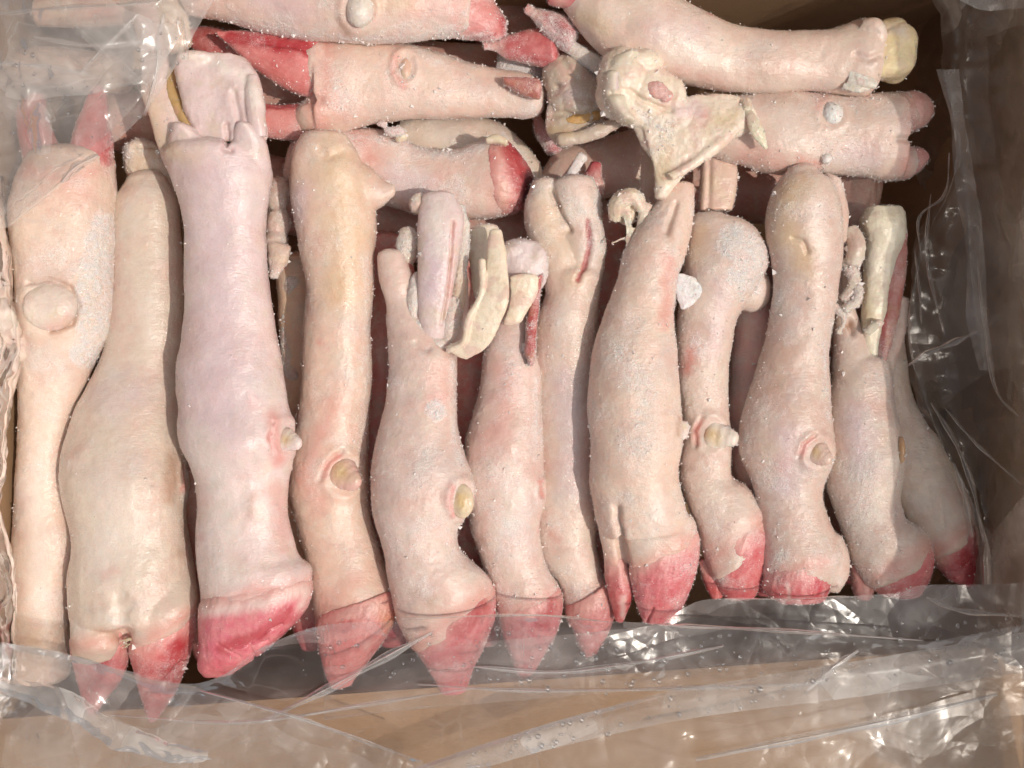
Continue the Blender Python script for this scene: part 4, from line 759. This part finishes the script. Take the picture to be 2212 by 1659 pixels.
foot('small knobbly bone end peeking out between the two leftmost feet and the largest one',
     [E(300, 322, -30, 34, 26, 30), L(V([(315, 268, 345), (350, 270, 372), (390, 280, 380), (430, 300, 380)]), z=(-40, -60), d=.7)], [],
     [('yellow', [(300, 360)], 30, .3), ('g', [(290, 318), (330, 316)], 5, 5)], tone=(0.68, 0.54, 0.42), frost=.5, group=None, kind='bone', main='bone', name='cow_bone_end', cat='bone', ngr=500, rough=2)
foot('torn lumps of sinew and skin wedged in the gap right of the largest foot',
     [E(600, 420, -30, 26, 40, 24), E(602, 480, -28, 24, 34, 24), E(598, 525, -24, 22, 28, 22), L([(580, 530, 628, 535), (582, 570, 620, 568), (582, 600, 605, 600)], z=-5, dep=10), L([(615, 600, 660, 600), (608, 700, 650, 700), (612, 800, 655, 820)], z=(-90, -90), d=.8)], [],
     [('yellow', [(600, 560)], 20, .3)], tone=(0.66, 0.50, 0.42), frost=.7, group=None, kind='sinew', main='sinew', name='sinew_scrap', cat='meat scrap', ngr=900, rough=3)

# --- top left foot under the film
foot('pale shank under the plastic in the top left corner, ending in a smooth round knuckle',
     [L([(300, -60, 400, -60), (310, 0, 400, -10), (330, 60, 408, 50), (345, 105, 415, 90)], z=(40, 60), d=.7, cap=(.2, .5))], [],
     [('yellow', [(350, 40)], 50, .3)], tone=(0.70, 0.60, 0.46), frost=.1, group=BACK, ngr=300)
foot('pale foot lying flat under the plastic against the top left corner of the box',
     [L([(80, 0, 85, 60), (150, -10, 155, 62), (220, -20, 220, 60), (300, -25, 300, 55)], z=(-20, -20), d=.8)], [],
     [('pink', [(200, 20), (260, 30)], 40, .4)], tone=(0.66, 0.52, 0.40), frost=.2, group=BACK, ngr=300)
foot('dim brownish foot under the plastic between the top left corner and the leftmost foot',
     [L([(20, 115, 20, 190), (100, 100, 105, 185), (200, 110, 200, 200), (270, 120, 270, 200)], z=(-80, -90), d=.8)], [],
     [], tone=(0.60, 0.46, 0.36), frost=.3, group=BACK, ngr=300)

# --- the layer underneath, seen in the gaps
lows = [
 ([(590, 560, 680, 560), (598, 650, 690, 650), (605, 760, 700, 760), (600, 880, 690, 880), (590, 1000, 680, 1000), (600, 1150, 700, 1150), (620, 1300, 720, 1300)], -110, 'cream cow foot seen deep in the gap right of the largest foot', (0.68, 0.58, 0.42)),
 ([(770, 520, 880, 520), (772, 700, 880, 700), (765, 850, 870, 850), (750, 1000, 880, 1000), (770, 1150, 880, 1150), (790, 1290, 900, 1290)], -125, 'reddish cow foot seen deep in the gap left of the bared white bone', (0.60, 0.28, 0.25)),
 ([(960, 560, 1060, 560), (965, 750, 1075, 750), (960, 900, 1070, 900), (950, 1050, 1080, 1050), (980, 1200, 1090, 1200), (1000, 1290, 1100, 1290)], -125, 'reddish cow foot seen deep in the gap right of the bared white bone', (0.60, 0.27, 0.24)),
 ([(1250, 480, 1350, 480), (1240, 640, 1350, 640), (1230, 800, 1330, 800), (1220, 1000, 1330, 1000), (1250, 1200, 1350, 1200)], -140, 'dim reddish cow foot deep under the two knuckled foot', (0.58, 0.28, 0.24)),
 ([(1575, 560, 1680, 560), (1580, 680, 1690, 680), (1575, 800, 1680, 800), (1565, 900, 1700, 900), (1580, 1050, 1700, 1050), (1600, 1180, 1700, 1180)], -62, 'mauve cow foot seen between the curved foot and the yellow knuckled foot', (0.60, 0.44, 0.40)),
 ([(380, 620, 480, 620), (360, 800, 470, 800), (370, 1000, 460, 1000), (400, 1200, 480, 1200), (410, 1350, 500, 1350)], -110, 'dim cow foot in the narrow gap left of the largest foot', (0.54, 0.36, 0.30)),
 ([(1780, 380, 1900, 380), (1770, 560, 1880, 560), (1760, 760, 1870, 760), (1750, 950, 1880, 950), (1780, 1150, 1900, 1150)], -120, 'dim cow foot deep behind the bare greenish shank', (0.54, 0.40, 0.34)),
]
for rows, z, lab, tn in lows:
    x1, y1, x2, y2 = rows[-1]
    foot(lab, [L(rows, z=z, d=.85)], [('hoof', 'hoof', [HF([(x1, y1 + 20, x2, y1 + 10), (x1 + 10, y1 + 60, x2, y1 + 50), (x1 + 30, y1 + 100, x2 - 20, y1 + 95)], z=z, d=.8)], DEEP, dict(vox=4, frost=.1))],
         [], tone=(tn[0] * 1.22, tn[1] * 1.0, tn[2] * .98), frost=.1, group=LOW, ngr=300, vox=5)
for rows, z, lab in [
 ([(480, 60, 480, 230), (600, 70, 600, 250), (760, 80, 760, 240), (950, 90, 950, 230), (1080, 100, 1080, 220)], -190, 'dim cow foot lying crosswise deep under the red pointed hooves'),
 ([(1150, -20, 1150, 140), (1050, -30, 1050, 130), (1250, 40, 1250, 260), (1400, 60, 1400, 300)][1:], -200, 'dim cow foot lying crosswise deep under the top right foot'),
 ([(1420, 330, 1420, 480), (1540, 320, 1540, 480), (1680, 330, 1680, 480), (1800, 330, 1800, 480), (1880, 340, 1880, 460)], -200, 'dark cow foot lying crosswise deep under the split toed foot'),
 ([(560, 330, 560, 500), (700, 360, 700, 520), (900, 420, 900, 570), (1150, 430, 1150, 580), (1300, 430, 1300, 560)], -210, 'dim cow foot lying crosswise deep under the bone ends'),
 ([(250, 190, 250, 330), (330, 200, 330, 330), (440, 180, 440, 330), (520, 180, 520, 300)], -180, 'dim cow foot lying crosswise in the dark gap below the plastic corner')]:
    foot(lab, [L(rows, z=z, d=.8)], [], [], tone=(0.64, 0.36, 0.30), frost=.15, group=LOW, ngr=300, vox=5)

# a darker red hoof behind the pointed pair
foot('dull red hoof tip left of the bright pointed hooves, at the plastic edge',
     [L([(410, 60, 408, 100), (450, 58, 445, 125), (500, 70, 495, 140), (550, 90, 545, 150)], z=(-60, -60), d=.7)], [], [], tone=(0.46, 0.10, 0.09), frost=.25, group=None, kind='hoof', main='hoof', name='cow_hoof', cat='hoof', ngr=250)

# ------------------------------------------------------------------ plastic liner
liner = root('plastic_liner', (0, 0, 0), 'clear wrinkled plastic bag lining the box and folded over the feet at the edges', 'plastic bag')
def sheet(ctrl, mat, nu=14, nv=14, amp=6, sc_=70, seed=0, name='film', crumple=0.0, label=None):
    """bicubic sheet; ctrl rows of (x,y,z) in photo units (z height)"""
    C = np.array([[W(*p) for p in row] for row in ctrl])
    A = np.array([cr(r, nu) for r in C])
    B = np.array([cr(A[:, j], nv) for j in range(A.shape[1])]).transpose(1, 0, 2)
    R, Q = B.shape[:2]
    P = B.reshape(-1, 3)
    gu = np.gradient(B, axis=0).reshape(-1, 3); gv = np.gradient(B, axis=1).reshape(-1, 3)
    N = np.cross(gu, gv); N /= np.linalg.norm(N, axis=1)[:, None] + 1e-9
    wp = P + np.c_[vn(P, 90, seed + 3), vn(P, 90, seed + 4), vn(P, 90, seed + 6)] * 35
    d = (1 - np.abs(fbm(wp, sc_, seed, 2)) * 2) * amp + vn(P, 240, seed + 8) * amp * 1.2
    if crumple: d = d + (1 - np.abs(vn(wp, 22, seed + 12)) * 2) * crumple
    P = P + N * d[:, None]
    f = [(i * Q + j, i * Q + j + 1, (i + 1) * Q + j + 1, (i + 1) * Q + j) for i in range(R - 1) for j in range(Q - 1)]
    o = link(name, mesh_from(name, P, f), mat, liner)
    if label: o['label'] = label
    return P, N
# front: the sheet rises up the front wall and its top edge is folded back over the hooves
def D(wx, wy, z):      # world (units) -> photo coordinates at height z
    f = H / (H - z); return (CX + wx * f, CY - wy * f, z)
fr = [D(x, y, z) for x, y, z in []]
zc = 130
edge = [(-30, 1380), (90, 1398), (190, 1420), (330, 1465), (450, 1470), (560, 1400), (690, 1350), (860, 1336), (1020, 1330), (1170, 1328), (1310, 1342), (1500, 1352), (1700, 1362), (1850, 1374), (2000, 1382), (2260, 1340)]
sheet([[(x, y, zc) for x, y in edge],
       [(x, y + 12 + 0.4 * (1480 - y) * 0.5, zc - 10) for x, y in edge],
       [(x, 1500 + 14 * math.sin(x / 170), 112) for x, y in edge],
       [(x, 1600 + 10 * math.sin(x / 120), 105) for x, y in edge],
       [(x, 1780, 135) for x, y in edge]], FILM, amp=5, sc_=80, seed=1, nu=12, nv=16, crumple=0.8)
# second layer, right half, a little higher up
e2 = [(700, 1440), (1000, 1392), (1250, 1368), (1400, 1352), (1440, 1338), (1480, 1310), (1530, 1293), (1640, 1292), (1760, 1294), (1860, 1286), (1940, 1280), (1990, 1264), (2100, 1262), (2260, 1258)]
ez = lambda x: 42 * min(1, max(0, (1460 - x) / 140))
sheet([[(x, y, 70 + ez(x)) for x, y in e2], [(x, y + 50, 66 + ez(x)) for x, y in e2], [(x, y + 110, 60 + ez(x)) for x, y in e2], [(x, 1490 + max(0, (1400 - x) * .08), 55 + ez(x)) for x, y in e2]], FILM, amp=3, sc_=110, seed=4, nu=12, nv=14, crumple=0.1)
# diagonal double strip across the front wall
b1 = [(820, 1690), (960, 1636), (1120, 1582), (1300, 1530), (1480, 1488), (1700, 1452), (1900, 1420), (2100, 1385), (2280, 1352)]
sheet([[(x, y, 148) for x, y in b1], [(x, y + 16 + (x - 800) * 0.012, 165) for x, y in b1], [(x + 4, y + 44 + (x - 800) * 0.03, 155) for x, y in b1]], FILM2, amp=1.6, sc_=60, seed=9, nu=12, nv=8)
sheet([[(x, y, 144) for x, y in b1], [(x, y + 90, 150) for x, y in b1], [(x, y + 260, 160) for x, y in b1], [(x, y + 420, 190) for x, y in b1]], FILM3, amp=2, sc_=160, seed=12, nu=12, nv=10)
# left bottom: sheet with the diagonal edge and bright crumple
b2 = [(-60, 1400, 150), (60, 1392, 150), (190, 1425, 150), (330, 1462, 150), (450, 1490, 150), (640, 1545, 160), (800, 1600, 170), (960, 1668, 180)]
sheet([b2, [(x - 6, y + 55, z + 8) for x, y, z in b2], [(x - 20, y + 150, z + 30) for x, y, z in b2], [(x - 40, y + 330, z + 90) for x, y, z in b2]], FILMS, amp=8, sc_=60, seed=15, nu=14, nv=12, crumple=2.2)
cz = 215
b3 = [(-40, 1470), (90, 1500), (170, 1530), (230, 1575), (300, 1600), (380, 1625), (450, 1630)]
bt = [.2, .8, 1, 1, .9, .6, .1]
sheet([[(x, y - 26 * q, cz - 8) for (x, y), q in zip(b3, bt)], [(x, y, cz + 6) for x, y in b3], [(x + 10, y + 36 * q, cz - 4) for (x, y), q in zip(b3, bt)]], FILM2, amp=6, sc_=60, seed=19, nu=14, nv=12, crumple=3)
# top left corner
t1 = [[(-60, -60, 260), (150, -60, 270), (320, -60, 270), (500, -60, 260)],
      [(-60, 40, 240), (140, 60, 250), (290, 50, 250), (442, 34, 230)],
      [(-60, 170, 215), (110, 180, 225), (250, 160, 225), (384, 138, 215)],
      [(-60, 300, 200), (80, 290, 205), (180, 275, 205), (308, 250, 200)],
      [(-60, 400, 180), (10, 395, 190), (110, 380, 190), (215, 330, 185)],
      [(-60, 520, 160), (-10, 500, 165), (20, 478, 165), (60, 442, 165)]]
sheet(t1, FILM2, amp=6, sc_=90, seed=23, nu=24, nv=18, crumple=1.2)
sheet([[(x * .96 - 6, y * .96 - 8, z + 26) for x, y, z in r] for r in t1], FILM, amp=8, sc_=60, seed=24, nu=24, nv=18, crumple=2)
# fold line through the corner sheet and a bulge
sheet([[(65, 250, 250), (85, 222, 255), (110, 250, 252)], [(62, 290, 250), (88, 285, 268), (112, 290, 252)], [(75, 330, 250), (92, 335, 255), (108, 330, 250)]], FILM2, amp=2, sc_=30, seed=25, nu=10, nv=10, crumple=2)
# left wall lining
lw = [(y, 22 + 18 * math.sin(y / 95.0) + 8 * math.sin(y / 37)) for y in range(380, 1640, 90)]
sheet([[(xx, y, 60) for y, xx in lw], [(xx - 8, y, 110) for y, xx in lw], [(xx - 45, y, 160) for y, xx in lw], [(xx - 90, y, 260) for y, xx in lw]], FILMS, amp=6, sc_=45, seed=28, nu=10, nv=10, crumple=2.5)
# right wall: two sheets, one close to the wall, one standing free and wavy
ry = list(range(-80, 1420, 100))
sheet([[D(XR - 60 - 30 * math.sin(y / 130.), (CY - y) * 1.05, -260) for y in ry], [D(XR - 30 - 18 * math.sin(y / 100. + 1), (CY - y) * 1.02, -120) for y in ry],
       [D(XR - 16, CY - y, 20) for y in ry], [D(XR - 12, (CY - y) * .96, 180) for y in ry]], FILMR, amp=6, sc_=55, seed=33, nu=12, nv=16, crumple=1.0)
rb = [(1990, -60), (2035, 60), (2030, 160), (2040, 240), (2052, 330), (2020, 420), (1968, 520), (1962, 600), (1950, 680), (1946, 760), (1962, 840), (1990, 910), (2030, 985), (2066, 1050), (2092, 1110), (2106, 1180), (2110, 1265)]
sheet([[(x, y, 5) for x, y in rb], [(x + 22 + 8 * math.sin(y / 60), y, 30) for x, y in rb], [(x + (2175 - x) * .45, y, 20) for x, y in rb], [(x + (2200 - x) * .75, y, 60) for x, y in rb], [(2225, y, 120) for x, y in rb]], FILMR, amp=9, sc_=60, seed=36, nu=12, nv=14, crumple=1.6)
rc = [(2040, 150), (2062, 260), (2080, 350), (2090, 440), (2094, 520), (2100, 600), (2110, 680), (2122, 740), (2128, 800)]
sheet([[(x - 18 - 8 * math.sin(y / 50), y, 95) for x, y in rc], [(x, y, 108) for x, y in rc], [(x + 26 + 6 * math.sin(y / 70), y, 92) for x, y in rc]], FILM2, amp=3, sc_=50, seed=39, nu=10, nv=8, crumple=1)
# free lobe of the bag leaning in over the upper right corner of the box
sheet([[(2050, -40, 250), (2110, -50, 260), (2180, -60, 260), (2300, -60, 250)], [(2070, 0, 245), (2120, 22, 250), (2180, 20, 250), (2300, 6, 250)]], FILM2, amp=2, sc_=50, seed=41)
# the mouth of the bag stands up above the right hand wall
st = list(range(-900, 1000, 150))
for off, sd in ((0, 43), (26, 47)):
    P = [[D(XR + 22 + off, y, RIM['r'] - 60) for y in st], [D(XR + 20 + off + 14 * math.sin(y / 90.), y, 330) for y in st], [D(XR + 34 + off + 22 * math.sin(y / 140. + sd), y, 540 + 40 * math.sin(y / 170. + sd)) for y in st]]
    sheet(P, FILM2, amp=8, sc_=90, seed=sd, nu=10, nv=10)
# sharp folds of the doubled film
def fold(pts, w, mat=None, seed=60):
    A = cr(pts, 8); tg = np.gradient(A[:, :2], axis=0); tg /= np.linalg.norm(tg, axis=1)[:, None] + 1e-9
    nx = np.c_[-tg[:, 1], tg[:, 0]]; t = np.linspace(0, 1, len(A)); ww = w * (0.35 + 0.65 * np.sin(math.pi * t) ** .6) * (1 + 0.3 * np.sin(t * 17 + seed))
    rows = []
    for k, dz in ((-1, -2), (-.3, 5), (.3, 6), (1, -2)):
        rows.append([tuple(W(a[0] + n[0] * q * k, a[1] + n[1] * q * k, a[2] + dz)) for a, n, q in zip(A, nx, ww)])
    Q = len(A); P = [p for r in rows for p in r]
    f = [(i * Q + j, i * Q + j + 1, (i + 1) * Q + j + 1, (i + 1) * Q + j) for i in range(3) for j in range(Q - 1)]
    link('film_fold', mesh_from('film_fold', P, f), mat or FOLD, liner)
for pts, w in (
    ([(560, 1560, 128), (700, 1490, 130), (820, 1425, 132), (930, 1366, 130)], 9),
    ([(240, 1545, 160), (520, 1560, 150), (800, 1520, 140), (1020, 1486, 135)], 3),
    ([(430, 1492, 165), (640, 1550, 165), (780, 1600, 172), (910, 1645, 178)], 3),
    ([(1020, 1440, 128), (1200, 1452, 126), (1380, 1430, 124), (1560, 1395, 124)], 4),
    ([(900, 1478, 125), (1150, 1492, 120), (1500, 1486, 120), (1800, 1474, 122)], 3),
    ([(1420, 1350, 123), (1500, 1353, 123), (1700, 1363, 123), (1990, 1383, 122)], 3),
    ([(860, 1337, 123), (1020, 1331, 123), (1170, 1329, 123), (1310, 1343, 123)], 2),
    ([(1560, 1293, 75), (1700, 1293, 75), (1850, 1288, 75)], 2),
    ([(1740, 1490, 160), (1800, 1440, 150), (1850, 1405, 140)], 5),
    ([(1500, 1640, 175), (1700, 1600, 170), (1900, 1560, 172), (2150, 1500, 175)], 7),
    ([(-20, 32, 262), (100, 20, 265), (240, 12, 265), (350, 2, 262)], 4),
    ([(70, 80, 260), (190, 98, 260), (300, 92, 258), (330, 96, 256)], 4),
    ([(172, 158, 252), (215, 110, 258), (250, 78, 262), (296, 30, 262)], 4),
    ([(-20, 136, 250), (50, 140, 255), (130, 150, 252), (205, 166, 248)], 4),
    ([(352, 30, 252), (340, 90, 250), (338, 150, 245), (310, 250, 225)], 4),
    ([(392, 35, 246), (400, 80, 240), (404, 128, 236)], 1.5),
    ([(130, 395, 200), (160, 362, 208), (210, 335, 212)], 6)):
    fold([(x + 3, y, z - 3) for x, y, z in pts], min(w * 1.5, 9), mat=FILM2, seed=w * 3)
    fold(pts, min(w * 0.35, 1.6), mat=FOLD, seed=w * 5)
for pts, w in (
    ([(2050, 330, 100), (2040, 420, 70), (1985, 470, 60), (1990, 560, 55)], 9),
    ([(2010, 420, 60), (2000, 540, 60), (2018, 640, 58), (2040, 720, 60)], 12),
    ([(1975, 540, 60), (1985, 620, 58), (1990, 700, 60)], 8),
    ([(1960, 790, 50), (2010, 760, 62), (2070, 735, 75), (2110, 715, 80)], 20),
    ([(2110, 560, 90), (2125, 700, 95), (2150, 840, 95), (2200, 900, 95)], 12),
    ([(2010, 870, 50), (2060, 950, 62), (2100, 1050, 75), (2125, 1170, 80)], 16),
    ([(2040, 880, 60), (2110, 960, 80), (2210, 1050, 90)], 10),
    ([(2060, 1000, 70), (2085, 1080, 75), (2100, 1160, 78)], 20),
    ([(2000, 1290, 70), (2080, 1320, 74), (2215, 1330, 80)], 16)):
    fold(pts, w * .35, mat=FILM2, seed=w * 3)
# water drops and frost specks clinging to the film at the front
def drops(n, fx, name, mat, rmin, rmax, label):
    vs = []; fs = []
    u = [(0, 0, 1), (0, 0, -.2)] ; seg = 8
    for k in range(n):
        x, y, z = fx(); c = np.array(W(x, y, z)); r = rmin * (rmax / rmin) ** (rng.random() ** 2.2)
        o = len(vs); st_ = rng.uniform(.8, 1.4)
        vs.append(c + (0, 0, r * .7))
        for (q, h) in ((.55, .55), (.95, .15), (.7, -.15)):
            for j in range(seg):
                t = 2 * math.pi * j / seg; vs.append(c + (r * q * math.cos(t), r * q * st_ * math.sin(t), r * h))
        vs.append(c + (0, 0, -r * .2))
        for j in range(seg):
            m = (j + 1) % seg
            fs.append((o, o + 1 + j, o + 1 + m))
            for w in (0, 1):
                fs.append((o + 1 + w * seg + j, o + 1 + (w + 1) * seg + j, o + 1 + (w + 1) * seg + m, o + 1 + w * seg + m))
            fs.append((o + 1 + 2 * seg + j, o + 1 + 3 * seg, o + 1 + 2 * seg + m))
    ob = link(name, mesh_from(name, vs, fs), mat, liner, kind='stuff')
def dfront():
    x = rng.uniform(640, 2200); return (x, rng.uniform(1350, 1480) - 20 * math.sin(x / 300), 126)
def dstrip():
    x = rng.uniform(1000, 2200); y = np.interp(x, [p[0] for p in b1], [p[1] for p in b1]); return (x, y + rng.uniform(5, 60), 168)
def dleft(): return (rng.uniform(10, 420), rng.uniform(20, 330), 268)
drops(330, dfront, 'water_drops', DROP, 1.4, 6, '')
drops(170, dstrip, 'water_drops', DROP, 1.4, 6, '')
drops(110, dleft, 'water_drops', DROP, 1.5, 5, '')
for o in sc.objects:
    if '_off' in o: del o['_off']
